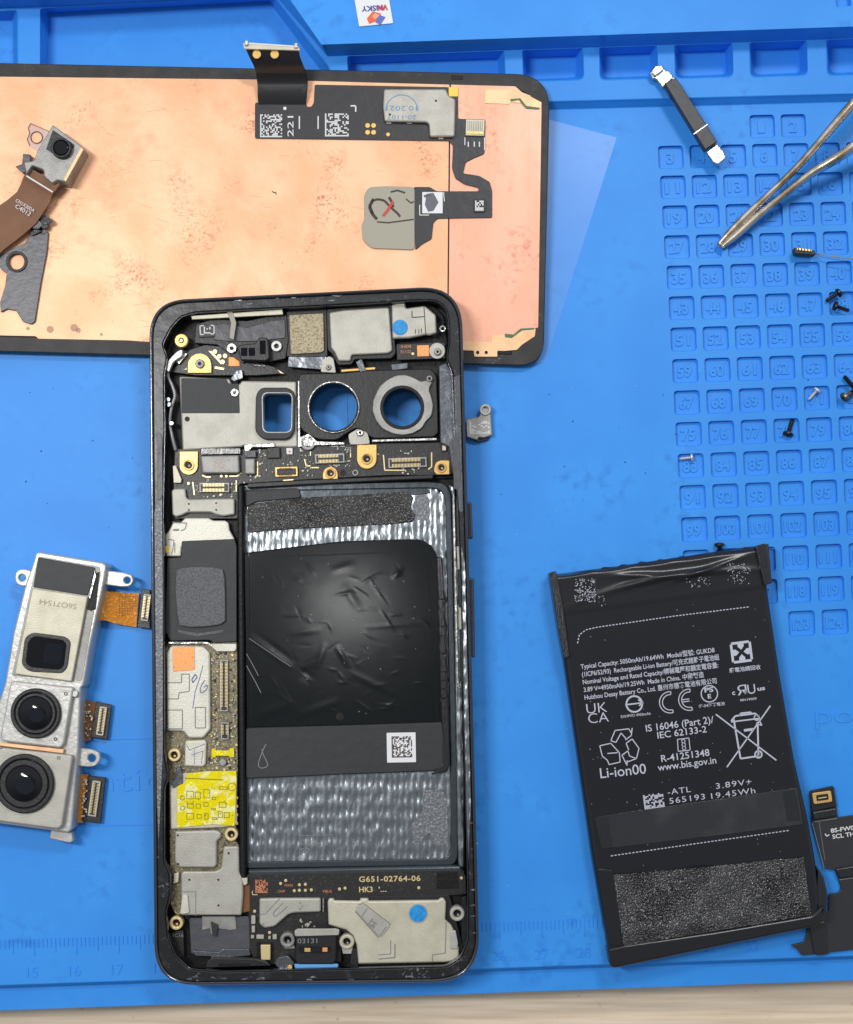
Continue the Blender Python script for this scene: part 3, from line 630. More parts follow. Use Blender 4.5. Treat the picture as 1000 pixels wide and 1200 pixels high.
Print(Fp, .323).text('12 6', 250, 546, 8, 0, width=14).text('LSNC', 250, 553, 6, 0, width=16).build(tb, 'lettering', mk('etched', (.6,.45,.4), .5))
B('black_tape', [(235,525),(282,525),(282,532),(235,533)], .26, .31, 'flexsh', 1); B('black_tape', [(286,528),(300,528),(300,536),(287,536)], .26, .31, 'tape', 1); B('bright_rim', [(286,521),(322,519),(323,524),(296,524),(292,529),(287,530)], .27, .3, 'chrome', 1)
B('chip', [(313,525),(328,524),(328.5,536.5),(314,537)], .252, .29, 'black', .5); B('white_component', [(335.5,525),(343,525),(343,532.5),(336,532.5)], .252, .28, 'sticker', .5); disc(Fp, tb, 'copper_dot', 339.5, 529, 1.4, .281, .284, 'inkc', n=10)
def conn(par, x0, y0, x1, y1, rot=0, z=.252, frame='silverd', inner_='goldp', name='board_connector', vert=False):
    box(Fp, par, name, x0, y0, x1, y1, z, z+.035, frame, 1, rot)
    box(Fp, par, 'connector_core', x0+2, y0+2, x1-2, y1-2, z+.036, z+.042, 'black', .6, rot)
    p = Print(Fp, z+.046); 
    if not vert:
        n = int((x1-x0-10)/1.7); cx, cy = (x0+x1)/2, (y0+y1)/2; c_, s_ = math.cos(R(rot)), math.sin(R(rot))
        for i in range(n):
            for yy in ((y0+1, (y0+y1)/2-1.2), ((y0+y1)/2+1.2, y1-1)):
                x = x0+5+i*1.7; p.line([(cx+(x-cx)*c_+(y-cy)*s_, cy-(x-cx)*s_+(y-cy)*c_) for y in yy], .8)
    else:
        n = int((y1-y0-8)/1.7); cx, cy = (x0+x1)/2, (y0+y1)/2; c_, s_ = math.cos(R(rot)), math.sin(R(rot))
        for i in range(n):
            for xx in ((x0+.6, cx-1.2), (cx+1.2, x1-.6)):
                y = y0+4+i*1.7; p.line([(cx+(x-cx)*c_+(y-cy)*s_, cy-(x-cx)*s_+(y-cy)*c_) for x in xx], .8)
    p.build(par, 'contact', inner_)
conn(tb, 233.5, 565.5, 269, 577); conn(tb, 322.5, 547, 349, 558.5, 2, frame='gold', inner_='inkd'); conn(tb, 369, 531.5, 404, 543, 2); conn(tb, 455, 536, 500.5, 548, 2)
gl = Print(Fp, .254)
gl.line([(449.5,533),(451,551),(475,551)],1.3).line([(506,530),(506,547),(502,550)],1.3).line([(226,565),(228,580)],1.2).line([(277,563),(277,576)],1.2).line([(237,557),(242,559),(247,559)],1.2).line([(269,558),(278,558),(283,554)],1.2).line([(302,541),(302,557),(299,560)],1.2).line([(357,538),(359,546),(364,546)],1.2).line([(364,548),(374,548)],1.2).line([(364,529),(364,534)],1.2).line([(411,528),(411,536)],1.2).line([(332,563),(344,562)],1.2)
gl.build(tb, 'gold_trace', 'goldp')
for x, y in ((259.5,558),(265.5,558),(221,566.5),(259,580)): disc(Fp, tb, 'gold_pad', x, y, 1.9, .252, .262, 'goldp', n=12)
disc(Fp, tb, 'ring_boss', 416.5, 554, 3.6, .252, .27, 'silver', hole=2, n=18); disc(Fp, tb, 'cavity', 402, 554, 3.5, .252, .256, 'deep', n=14)
box(Fp, tb, 'gold_contact', 518.5, 516, 523, 528, .252, .3, 'cream', .5)
B('cream_lug', [(202.5,546),(206,545),(213,562),(212,566),(203.5,566)], .26, .3, 'cream', 1)
cap_me = {}
def smd(par, x, y, w, h, z, mt, rot=0):
    box(Fp, par, 'capacitor', x-w/2, y-h/2, x+w/2, y+h/2, z, z+.014, mt, 0, rot, bev=.002)
rs = random.Random(11)
def scatter(par, n, regs, z, mts, sz=(1.2,2.6)):
    for k in range(n):
        x0, y0, x1, y1 = regs[k % len(regs)]
        x = rs.uniform(x0, x1); y = rs.uniform(y0, y1); w = rs.uniform(*sz); h = rs.uniform(1, 1.9)
        if rs.random() < .4: w, h = h, w
        smd(par, x, y, w, h, z, rs.choice(mts))
scatter(tb, 96, [(229,567,233,580),(236,579,275,583),(270,566,276,580),(300,540,320,560),(304,527,312,538),(326,537,352,546),(345,526,362,534),(352,545,372,558),(358,530,368,546),(385,545,400,547),(404,527,411,530),(404,540,410,548),(466,528,494,534),(472,548,480,556),(483,548,492,554),(285,557,300,566)], .252, ['silver','silver','cream','inkw','silverd'])
Print(Fp, .254).line([(388,523),(396,523),(396,527)],.8).line([(399,523),(404,523)],.8).text('J1', 242, 564, 5).text('C12', 405, 527, 4).text('+', 442, 534, 5).build(tb, 'printed_marks', 'inkw')
q('board_lip', [(290,566),(360,562),(458,558),(508,556),(508,561),(460,563),(360,568),(290,572)], .2, .285, 'black', 1, bev=.012)
# --- left column
q('silver_bracket', [(201,575),(204,572.5),(217,572.5),(218.5,583),(221,585),(273,584),(275,586),(275,603),(262,605),(254,603.5),(247,600.5),(220,600.5),(213,604),(206,606),(202,603)], .27, .31, 'silver', 2, bev=.01)
for x, y in ((221.5,590.5),(221.5,597.5),(253.5,589.5),(253.5,597.5)): disc(Fp, ph, 'pin_hole', x, y, 1.1, .31, .3125, 'deep', n=10, bev=.001)
q('pale_cover', [(203,612),(212,612),(217,607),(244,607),(250,610),(264,610),(268,613),(269,621),(275,632),(274,640),(213,640),(212,652),(195,652),(194,627),(199,620)], .24, .275, 'white', 1.5)
q('side_wall', [(278,568),(285,568),(288,1030),(281,1030)], .1, .3, 'deep', 1, bev=.02)
q('black_sheet', [(196,654),(212.5,653),(213,634),(275,631.5),(277.5,640),(277.5,752),(250,753),(246,750),(200,751),(194,740)], .262, .285, 'matte', 2)
q('yellow_patch', [(194,640),(198,640),(198,648),(195,648)], .276, .28, 'yell', .5)
Print(Fp, .278).line([(202,612),(219,613),(217,620),(212,622)],1.2).line([(203,621),(210,621)],2.2).line([(197,632),(204,633),(203,642),(201,650)],1).line([(205,648),(205,636)],1).build(ph, 'etched_marks', 'inkg')
q('thermal_pad', [(206.5,669),(213,666),(226,664.5),(246,664.5),(261,667),(263,676),(264,700),(264,728),(258,732),(240,734.5),(224,735),(210,733),(207,712),(205.5,690)], .287, .325, 'foam', 2, bev=.01)
q('clear_tape', [(208,738),(232,742),(262,738),(262,741),(232,746),(210,742)], .286, .29, 'tape', 1)
mb = q('main_board', [(196,755),(278,752),(279,905),(276,985),(283,995),(284,1070),(206,1072),(200,1060),(198,905),(193,880),(193,765)], .19, .25, 'pcbb', 2)
MB = lambda n, *a, **k: plate(Fp, mb, n, *a, **k)
MB('shield_can', [(200,757),(238,757.5),(246,765),(246.5,855),(238,865),(221,865),(215,857),(196,856.5),(195,766)], .252, .31, 'white', 3, bev=.012)
MB('copper_square', [(202,759),(228,757.5),(228.5,785),(203,787)], .312, .317, 'copsq', .8)
Print(Fp, .313).line([(196,800),(213,800),(213,790),(222,790),(222,810),(210,812),(209,819),(196,819)],1.1).line([(196,832),(214,832),(214,854),(196,854)],1.1).line([(229,829),(241,829),(241,853),(229,853),(229,829)],1.1).build(mb, 'embossed_line', 'inkg')
Print(Fp, .3145).line([(238,780),(234,795),(229,810),(226,830)],.8).line(smooth_pts([(240,797),(235,806),(236,812),(242,808),(243,803),(239,805)],3),1).line([(226,800),(231,794),(229,790),(225,796),(226,800)],1.2).build(mb, 'pen_scrawl', 'inkb')
MB('shield_can', [(217,868),(240,867),(242,870),(241,896),(238,899),(216,898)], .252, .3, 'white', 2.5, bev=.01)
Print(Fp, .303).line([(219,873),(222,879),(240,872)],.7).line([(224,885),(238,880),(236,895)],.6).line([(228,878),(228,896)],.5).build(mb, 'pen_scrawl', 'inkb')
MB('white_cover', [(249,754.5),(277,754.5),(277,761),(275,763.5),(254,763.5),(247,757)], .252, .3, 'white', 1.5)
MB('bright_rim', [(197,752),(243,752),(251,757),(249,758),(241,754.5),(197,755)], .27, .3, 'chrome', .5)
conn(mb, 257.5, 773, 267.5, 834, 0, vert=True); conn(mb, 258.5, 846, 268.5, 867, 0, vert=True)
MB('yellow_component', [(248,878),(253,877),(253,879.5),(269,879.5),(269,877),(274.5,877),(274.5,887.5),(269,888),(269,886),(253,886),(253,888),(248,888)], .252, .28, 'yellow', .5)
MB('small_inductor', circ(261,893.5,4.2,12), .252, .28, 'silverd')
scatter(mb, 110, [(248,768,255,812),(269,772,276,832),(250,812,256,845),(269,836,277,866),(247,855,257,876),(245,888,256,902),(266,889,277,903),(252,765,275,771)], .252, ['silver','cream','black','black','goldp'])
for x, y in ((272.5,768),(277,873),(275,893),(254,900),(263,902)): disc(Fp, mb, 'gold_pad', x, y, 1.7, .252, .264, 'goldp', n=12)
for x, y, r_ in ((204,885,7.6),(271,978,7.8),(206.5,1082,8)): disc(Fp, ph, 'brass_boss', x, y, r_, .2, .31, 'goldp', hole=r_*.55, bev=.008); disc(Fp, ph, 'screw', x, y, r_*.5, .2, .26, 'deep', n=16); disc(Fp, ph, 'screw_socket', x+1, y+1, 1.4, .26, .264, 'gold', n=8)
MB('silver_clip', [(207,900),(211,898),(214,908),(214,918),(209,920),(203,924),(200,918),(206,912)], .26, .31, 'crumple', 1)
MB('shield_can', [(199,918),(206,914),(214,906),(277,903),(278,966),(262,970),(200,972)], .252, .285, 'cream', 2)
yt = MB('yellow_tape', [(208,921),(218,917),(219,907),(240,904),(277,903.5),(277.5,915),(275,968),(250,966),(207.5,970)], .288, .3, 'yellow', 1.2, bev=.004)
MB('tape_glare', [(219,907),(240,906),(262,909),(240,911),(219,911)], .302, .305, 'sticker', 1, bev=.001) if False else None
p = Print(Fp, .303)
for a, b, w, h in ((219,927,8,9),(239,925,7,10),(229,928,6,8),(220,941,7,6),(230,942,5,5),(239,940,5,5),(219,953,8,7),(231,954,5,5),(240,953,4,7),(256,951,5,7),(263,952,6,6),(257,922,10,3),(257,940,8,6),(249,934,4,3),(248,947,5,2),(249,958,6,2)): p.line([(a,b),(a+w,b+.4),(a+w,b+h),(a,b+h),(a,b)],.8)
p.ring(272,922,4.5,.9).ring(214,935,2.4,.8).ring(214,947,2.4,.8).line([(217,912),(262,914)],1.2)
for k in range(26): p.disc(rs.uniform(210,273), rs.uniform(922,966), rs.uniform(.4,.9))
p.build(mb, 'tape_marks', mk('olive_marks', (.28,.24,.02), .5))
for k in range(8): smd(mb, 277.5, 930+k*5, 3, 3, .26, 'gold' if k % 2 else 'deep')
MB('shield_can', [(205,974),(254,973),(259,976),(259,982),(254,986),(254,1014),(251,1017),(210,1017),(204.5,1010)], .252, .31, 'silver', 2.5, bev=.012)
MB('shield_can', [(262,992),(278,991.5),(280,993),(280.5,1023),(285,1030),(285,1050),(283,1073),(212,1073),(212,1024),(215,1021),(252,1021),(259,1018)], .252, .305, 'silver', 2.5, bev=.012)
for x, y in ((208.5,979),(209,1012.5),(268,1000),(222,1031),(256,1031),(256,1061)): disc(Fp, mb, 'pin_hole', x, y, 1.2, .31, .313, 'deep', n=10, bev=.001)
Print(Fp, .308).line([(213,1045),(229.5,1045),(229.5,1073)],.9).build(mb, 'embossed_line', 'inkg')
MB('white_lug', [(214,1048),(220,1049),(222,1070),(216,1071),(211,1071)], .308, .33, 'white', 2)
MB('small_clip', [(204,1024),(210,1022),(209,1034),(203,1036)], .26, .3, 'cream', 1); MB('small_clip', [(283,1029),(290,1029),(290,1036),(286,1038)], .26, .31, 'cream', 1)
q('brown_flex', [(284,1038),(293,1036),(293,1068),(284,1070)], .22, .25, 'brown', 1)
q('grey_tape', [(222,1076),(292,1074),(295,1112),(280,1116),(224,1118)], .2, .235, 'tape', 3)
q('silver_label', [(237,1074),(276,1074),(277,1089),(270,1090),(256,1088),(248,1096),(246,1088),(237,1090)], .24, .246, 'silverd', .8); q('black_fold', [(247,1080),(256,1084),(254,1098),(249,1095)], .247, .27, 'matte', 1)
q('corner_bracket', [(201,1092),(215,1090),(216,1124),(208,1126),(201,1116)], .2, .24, 'pcb', 2); Print(Fp, .242).text('1C16', 203, 1098, 6, 0, width=12).build(ph, 'lettering', 'inkg')
st = q('slot_cover', [(242,1127),(248,1122),(300,1123),(313,1127),(318,1132),(240,1135)], .25, .33, 'black', 2, bev=.015); q('slot_opening', [(256,1129),(294,1129),(294,1131.5),(256,1132)], .33, .334, 'deep', 1)
q('foil_strip', [(226,1114),(256,1116),(262,1112),(292,1112),(294,1120),(262,1122),(228,1120)], .24, .275, 'crumple', 2)
# --- battery bay
bay = rpoly([(284,568),(500,564),(522,566),(529,578),(536,900),(537,1005),(532,1014),(289,1018)], [3,3,8,10,3,6,10,3], 5)
q('battery_bay', bay, .1, .165, 'tray', bev=.01)
lip_in = rpoly([(287,576),(498,572),(515,573),(522,584),(528,900),(529,996),(524,1006),(292,1010)], [3,3,8,10,3,6,10,3], 5)
q('bay_lip', bay, .166, .2, 'trayp', holes=[lip_in], bev=.012)
q('bay_rail', rpoly([(524,566),(534,570),(541,700),(545,900),(545,1018),(537,1016),(535,900),(530,580)], 4), .16, .26, 'tray', bev=.02)
q('bay_wall', [(290,1019),(540,1014),(545,1021),(545,1024),(290,1029)], .12, .24, 'trayp', 2, bev=.03)
q('grey_band', [(287,577),(352,574),(500,571),(505,578),(486,580),(350,584),(289,592)], .166, .178, 'trayp', 1)
q('black_fold', [(287,574),(350,572),(353,583),(300,588),(288,594)], .18, .21, 'matte', 3)
q('sparkling_foam', [(290,600),(291,592),(330,586),(352,583),(420,580),(476,576),(484,582),(481,594),(487,604),(484,611),(460,614),(400,617),(340,620),(291,624)], .166, .196, 'glitter', 2)
q('pale_patch', [(487,581),(497,579),(503,584),(504,606),(499,610),(489,609),(485,596)], .166, .172, 'residue', 3)
q('pale_patch', [(495,926),(518,925),(524,935),(526,985),(520,992),(508,990),(503,975),(490,992),(484,990),(483,965),(496,950)], .166, .172, 'residue', 3)
q('black_film', [(285,648),(340,641),(400,634),(480,631.5),(494,632),(506,639),(512,652),(518,654),(519,700),(522,780),(524,840),(524,856),(288,860)], .18, .25, 'film', 3, bev=.02)
q('matte_band', [(288,853),(400,850),(519,846),(522,893),(517,900),(508,904),(400,908),(288,913)], .19, .262, 'matte', 4, bev=.015)
q('film_edge', [(512,654),(518,652),(521,690),(524,760),(526,840),(528,895),(523,905),(505,908),(518,896),(519,856),(516,800),(515,740)], .2, .268, 'flexsh', 1, bev=.01)
for k in range(14):
    y = 700+k*10.5+rs.uniform(-3,3); x = 517+(y-700)*.03
    q('film_crumple', [(x-4+rs.uniform(-1,1),y-6),(x+3,y-5+rs.uniform(-2,2)),(x+4+rs.uniform(-1,1),y+5),(x-3,y+6)], .25, .268+rs.uniform(0,.03), 'flexsh', 2, bev=.012)
def creased(F, par, name, corners, z, creases, mat, n=170, m=170, edge=.02):
    a, b, c, d = [Vector(p_) for p_ in corners]; v = []; f = []
    for i in range(n+1):
        for j in range(m+1):
            u, w = i/n, j/m; p_ = a.lerp(b, u).lerp(d.lerp(c, u), w); h = 0
            for x0, y0, x1, y1, wd, ht in creases:
                ax = Vector((x0, y0)); dx = Vector((x1-x0, y1-y0)); t = max(0, min(1, (p_-ax).dot(dx)/dx.length_squared)); q_ = ax+dx*t
                h += .13*ht*math.exp(-((p_-q_).length/wd)**2)*(.3+.7*math.sin(math.pi*min(1, max(0, t*.9+.05))))
            v.append(F.loc(p_.x, p_.y, z + h - (edge if i in (0, n) or j in (0, m) else 0)))
    for i in range(n):
        for j in range(m): f.append((i*(m+1)+j, i*(m+1)+j+1, (i+1)*(m+1)+j+1, (i+1)*(m+1)+j))
    me = pymesh(name, v, f)
    for g_ in me.polygons: g_.use_smooth = True
    return link(name, me, mat, par)
rc_ = random.Random(3); cr = [(362,786,358,792,7,-.03),(290,745,341,782,3,.010),(300,742,345,775,3,-.008),(405,690,420,712,5,.012),(392,668,412,662,4,.012),(396,760,408,780,3,.016),(380,758,372,780,4,.014),
  (470,668,462,676,3,.02),(410,788,460,812,4,.010),(345,742,372,738,4,.010),(300,840,340,825,6,.012),(352,838,395,822,5,.012),(430,735,500,730,3,.006)]
for k in range(85):
    x = rc_.uniform(298,505); y = rc_.uniform(655,840); a_ = rc_.uniform(-.6,1.2); l_ = rc_.uniform(5,26); cr.append((x,y,x+l_*math.cos(a_),y+l_*math.sin(a_),rc_.uniform(.9,2.0),rc_.uniform(-.004,.009)))
creased(Fp, ph, 'film_surface', [(291,652),(502,644),(515,848),(292,853)], .2535, cr, 'film')
disc(Fp, ph, 'pin_hole', 398.5, 840, 5, .25, .262, 'deep', n=20, bev=.002)
Print(Fp, .265).line(smooth_pts([(312,872),(308,880),(303,895),(306,900),(314,897),(309,885),(307,878)],3),.9).build(ph, 'scratch', 'inkg')
Print(Fp, .258).line([(292,748),(330,774),(341,781)],.6).line([(289,766),(298,782),(303,792)],.7).line([(289,780),(300,800),(306,812)],.8).line([(290,636),(292,652)],.5).build(ph, 'scratch', 'inkg')
for k in range(26):
    x = rs.uniform(300,510); y = rs.uniform(650,845)
    if k == 0: sp = Print(Fp, .258)
    sp.disc(x, y, rs.uniform(.35,.75))
sp.build(ph, 'dust', 'inkg')
wl = box(Fp, ph, 'white_label', 453.5, 858.5, 487.5, 893.5, .264, .268, 'sticker', 1, 1, label='white square label with a printed code')
Print(Fp, .271).grid(459,863,24,25,16,1,seed=21).build(wl, 'printed_code', 'inkd')
Print(Fp, .168).text('G650-02', 352, 990, 8, 0, width=32).text('S2', 352, 1000, 9, 0, width=12).line([(351,979),(390,978),(391,1005)],.7).line([(351,979),(351,1006)],.7).build(ph, 'engraved_marks', 'inkg')
# power button flex
for y0, y1, x, mt in ((584,640,534,'black'),(640,668,535.5,'cream'),(668,712,536.5,'black'),(712,738,537.5,'cream'),(738,800,538.5,'black')):
    q('button_flex', [(x,y0),(x+4.5,y0),(x+5.5,y1-.5),(x+1,y1-.5)], .26, .3, mt, .6)
q('button_rail', [(530.5,584),(533,584),(538,802),(535,802)], .26, .31, 'chrome', .5); screw_head(ph, 539, 804, 3, .27, 'chrome')
# --- bottom board
bb = q('bottom_circuit_board', [(289,1025),(330,1024),(540,1019),(546,1026),(547,1048),(520,1050),(402,1052),(385,1060),(400,1090),(400,1128),(330,1131),(300,1128),(293,1115),(291,1060)], .2, .245, 'pcb', 2)
BB = lambda n, *a, **k: plate(Fp, bb, n, *a, **k)
Print(Fp, .248).grid(299.5,1031,14.5,15.5,11,seed=33,fill=.55).text('MAIN', 334, 1039, 4.5, 0, width=9).text('CHP', 326, 1046, 4.5, 0, width=8).text('VBUS', 378, 1046, 4.5, 0, width=11).build(bb, 'copper_print', 'inkc')
Print(Fp, .248).text('G651-02764-06', 421, 1033.5, 9, 1, width=72, bold=.02, spacing=1.1).text("HK3", 421, 1045.5, 9, 1, width=16, bold=.02).text("'...", 444, 1045, 8, 1, width=9, bold=.02).line([(296,1044),(296,1048.5),(302,1048.5)],1).build(bb, 'lettering', 'goldp')
for x, y in ((329,1035.5),(335,1032),(351,1037),(358,1036.5),(345,1044),(351,1043.5),(358,1043.5),(365,1043),(398,1042),(404.5,1041),(491,1040.5),(541,1029),(298.5,1068),(316,1093)): disc(Fp, bb, 'gold_pad', x, y, 1.9, .246, .255, 'goldp', n=12)
BB('black_label', [(512,1022.5),(536,1021.5),(538,1041),(512,1042)], .247, .252, 'deep', 1)
BB('shield_can', [(304,1053),(326,1052.5),(376,1052.5),(376,1069),(345,1070),(338,1072),(322,1086),(310,1088),(304,1083)], .247, .3, 'silver', 2.5, bev=.01)
Print(Fp, .303).line([(328,1053),(311,1071),(304,1072)],1).line(smooth_pts([(332,1058),(322,1068),(321,1073),(325,1073),(337,1062)],3),1.1).disc(309,1083,1.2).disc(352,1058,1.2).disc(352,1065,1.2).disc(354.5,1061,.7).disc(355,1063,.7).build(bb, 'embossed_line', 'inkg')
BB('bright_rim', [(378,1053),(380,1053),(380,1069),(378,1069)], .247, .29, 'chrome', .3)
for x, y, r_, mt in ((337,1102,8.8,'silverd'),(406.5,1104,8.8,'cream'),(536,1071,8.8,'silver')): disc(Fp, ph, 'ring_boss', x, y, r_, .22, .33, mt, hole=r_*.5, bev=.012); disc(Fp, ph, 'screw', x, y, r_*.45, .22, .27, 'deep', n=16); disc(Fp, ph, 'screw_socket', x+1, y+1, 1.5, .27, .274, 'silverd', n=8)
q('ring_boss_foot', [(330,1106),(344,1104),(346,1112),(334,1112)], .22, .3, 'silverd', 1) ; q('ring_boss_foot', [(400,1108),(414,1108),(412,1118),(402,1118)], .22, .3, 'silver', 1)
us = q('charging_port', [(347,1095),(392,1094),(394,1099),(394,1126),(391,1130),(349,1130),(346,1126)], .2, .36, 'black', 3, bev=.015)
plate(Fp, us, 'metal_clip', [(345,1091),(349,1088.5),(394,1088.5),(398,1090),(397,1096),(346,1097.5)], .36, .39, 'silver', 1.5)
box(Fp, us, 'port_opening', 350, 1109, 388, 1117, .361, .365, 'deep', 3); box(Fp, us, 'gold_contact', 357, 1111, 364, 1115.5, .366, .372, 'gold', .5); box(Fp, us, 'gold_contact', 378, 1110.5, 384, 1115.5, .366, .372, 'copsq', .5)
Print(Fp, .363).text('03131', 349, 1105.5, 8, 1, width=23).build(us, 'lettering', 'inkg')
q('blue_seal', rpoly([(345,1130),(396,1130),(397,1132),(394,1136.5),(347,1136.5),(345,1133)], 2), .3, .345, 'blued', bev=.01)
BB('gold_block', [(305.5,1107.5),(317,1107.5),(317,1125),(306,1125)], .25, .3, 'goldp', 1); BB('block_surround', [(301,1104),(321,1104),(321,1130),(301,1130)], .246, .25, 'deep', 2)
for x, y, w, h in ((297,1078,5,10),(297,1089,4,8),(305,1098,9,5),(322,1098,5,6),(296,1098,4,4),(316,1099,3,4)): BB('silver_component', [(x-w/2,y-h/2),(x+w/2,y-h/2),(x+w/2,y+h/2),(x-w/2,y+h/2)], .247, .28, 'silver', 1)
scatter(bb, 14, [(351,1077,374,1086)], .247, ['silver','cream'], (1.5,3)); 
q('sealing_foil', [(326,1122),(338,1120),(346,1130),(336,1136),(328,1136),(322,1130)], .25, .34, 'crumple', 3); disc(Fp, ph, 'gold_pad', 340, 1133.5, 2.8, .34, .35, 'gold', n=12)
q('speaker_surround', [(383,1053),(400,1051),(527,1049),(530,1060),(543,1110),(543,1126),(530,1133),(416,1134),(412,1112),(402,1092),(382,1087)], .2, .25, 'black', 3)
sp_ = q('speaker_plate', [(384,1057),(386,1053),(391,1053),(392,1055.5),(422,1056),(422,1053),(432,1053),(432,1056),(514,1055),(516,1052.5),(520,1052.5),(523,1057),(522,1078),(529,1084),(533,1092),(535,1108),(538,1110),(538,1126),(522,1128),(420,1130),(418,1108),(414,1097),(406,1090),(398,1088),(385,1084)], .252, .31, 'cream', 1.5, bev=.012)
plate(Fp, sp_, 'embossed_tab', [(416.5,1066),(420,1060),(427,1060),(457,1083),(456,1087),(447,1098),(444,1097)], .311, .322, 'silver', 4, bev=.005)
Print(Fp, .325).line([(431,1064),(424,1074)],.9).grid(436,1076,9,9,5,-35,.35,seed=5).line([(453,1086),(445,1097)],1.3).build(sp_, 'embossed_line', 'inkg')
Print(Fp, .313).line([(463,1106),(463,1122),(444,1124)],1.4).line([(507,1127),(507,1119),(522,1117),(523,1080)],1.1).line([(416.5,1068),(444,1099)],1.4).line([(420,1060),(426,1058.5),(458,1083)],1).line([(458,1102),(458,1118),(443,1119)],1).build(sp_, 'embossed_line', 'inkg')
disc(Fp, sp_, 'water_indicator', 490, 1070.5, 11.5, .311, .315, 'whitep'); disc(Fp, sp_, 'water_indicator', 490, 1070.5, 10, .315, .322, 'bluedot', label='larger round blue water indicator dot')
plate(Fp, sp_, 'pad_strip', [(528,1092),(534,1090),(537,1105),(536,1112),(528,1112)], .312, .33, 'whitep', 1.5)
q('ledge_channel', [(541,1052),(547,1050),(549,1096),(543,1112),(541,1100)], .16, .3, 'gunk', 2)
q('ledge_channel', [(412,1112),(422,1112),(420,1132),(410,1132)], .2, .3, 'black', 2); disc(Fp, ph, 'cavity', 411, 1133, 4, .3, .304, 'deep', n=16)

# ================================================================== REAR CAMERA
Fr = frame_at(50, 970, .0)
rc = thing('rear_camera_module', Fr, 'silver triple rear camera module with square lens and two round lenses', 'camera module')
q2 = lambda *a, **k: plate(Fr, rc, *a, **k)
fo = [(42,648),(46,646.5),(121,659),(125,663),(122,684),(107,752),(98,804),(95,806),(92,878),(84,972),(80,976),(-24,962),(-20,880),(6,800),(15,744),(30,684),(38,662)]
q2('housing_frame', fo, 0, .34, 'whitep', 2, bev=.02)
q2('inner_tray', [(45,652),(117,664),(118,672),(96,798),(14,792),(36,690)], .341, .346, 'silverd', 2, bev=.003)
q2('black_cover', [(45,653),(112,665),(103,698),(39,688)], .347, .36, 'matte', 2)
q2('dark_gap', [(111,672),(117,670),(112,714),(107,716),(102,714)], .347, .352, 'deep', 1); q2('steel_spring', [(111,668),(113,675),(106,702),(104,700)], .353, .37, 'chrome', .5)
q2('cream_cover', [(38,689),(103,699),(84,799),(17,790)], .348, .4, 'cream', 2, bev=.012)
q2('lens_frame', [(38,741),(77,746),(83,752),(79,782),(73,789),(34,787),(25,779),(29,747)], .401, .415, 'black', 7, bev=.006)
q2('prism_glass', [(40,745),(75,750),(78,755),(75,780),(70,785),(36,782),(30,777),(33,751)], .416, .42, 'glass', 6, bev=.002)
q2('inner_glass', [(54,753),(74,756),(72,779),(50,777)], .421, .425, 'glassb', 4, bev=.002)
Print(Fr, .403).text('S6O71544', 90, 708, 9, 172, width=44).build(rc, 'lettering', mk('tan_print', (.36,.3,.18), .5))
q2('camera_block', [(16,798),(84,805),(86,808),(75,872),(71,877),(3,869),(0,864),(12,801)], .341, .42, 'whitep', 3, bev=.015)
q2('camera_block', [(-8,875),(84,885),(85,889),(73,968),(68,972),(-22,960)], .341, .43, 'silver', 3, bev=.015)
q2('tan_strip', [(0,870),(75,878),(74,883),(-2,874)], .36, .4, 'copperl', .5)
for cx, cy, r_, z, mt in ((41.5,836,29.5,.42,'glass'),(28,918.5,35,.43,'glass')):
    disc(Fr, rc, 'lens_ring', cx, cy, r_, z, z+.05, 'black', hole=r_*.83, bev=.014, n=48)
    disc(Fr, rc, 'lens_ring', cx, cy, r_*.82, z, z+.032, 'black', hole=r_*.6 if r_ > 30 else r_*.66, bev=.012, n=48)
    ls = disc(Fr, rc, 'lens', cx, cy, r_*.8, z, z+.02, mt, bev=.004, n=48)
    # domed glass
    v = [Fr.loc(cx, cy, z+.06)]; f = []; rr_ = r_*(.58 if r_ > 30 else .64)
    for i in range(1, 7):
        for k in range(32):
            a = 2*math.pi*k/32; zz = z+.021+.04*(1-(i/6)**2); v.append(Fr.loc(cx+rr_*i/6*math.cos(a), cy+rr_*i/6*math.sin(a), zz))
    for k in range(32): f.append((0, 1+(k+1) % 32, 1+k))
    for i in range(5):
        for k in range(32): f.append((1+i*32+k, 1+i*32+(k+1) % 32, 1+(i+1)*32+(k+1) % 32, 1+(i+1)*32+k))
    me = pymesh('lens_dome', v, f)
    for g_ in me.polygons: g_.use_smooth = True
    link('lens_dome', me, 'glass', rc)
    disc(Fr, rc, 'inner_element', cx+1.5, cy+2, r_*.3, z+.062, z+.064, 'glassb', n=24, bev=.0005)
for x, y in ((77,813),(65,866),(1,876),(69,888)): disc(Fr, rc, 'locating_dot', x, y, 2, .43, .434, 'tape', hole=1.2, n=12)
q2('mounting_tab', [(38,669),(28,666.5),(20,668),(17,676),(19,684),(26,687.5),(37,686)], .2, .26, 'whitep', 4, holes=[circ(26,677,4,18)], bev=.012)
q2('mounting_tab', [(122,668),(146,671),(155,674),(157,681),(153,687),(144,688),(121,685)], .2, .26, 'whitep', 4, holes=[circ(149,680,3.8,18)], bev=.012)
q2('mounting_tab', [(88,876),(108,878),(117,882),(118,891),(112,898),(103,899),(87,897)], .2, .26, 'whitep', 4, holes=[circ(107.5,888.5,4.6,18)], bev=.012)
q2('mounting_tab', [(60,972),(84,975),(86,986),(82,988),(58,983)], .1, .22, 'whitep', 2, bev=.012)
disc(Fr, rc, 'pivot_post', 87.5, 813, 4, .34, .4, 'whitep', n=20)
ribbon(Fr, rc, 'ribbon_cable', [(116,690,112,727,.16),(128,693,124,727,.14),(140,694,136,731,.1),(150,695,148,733,.07),(163,695,160,735,.05)], .012, 'orange')
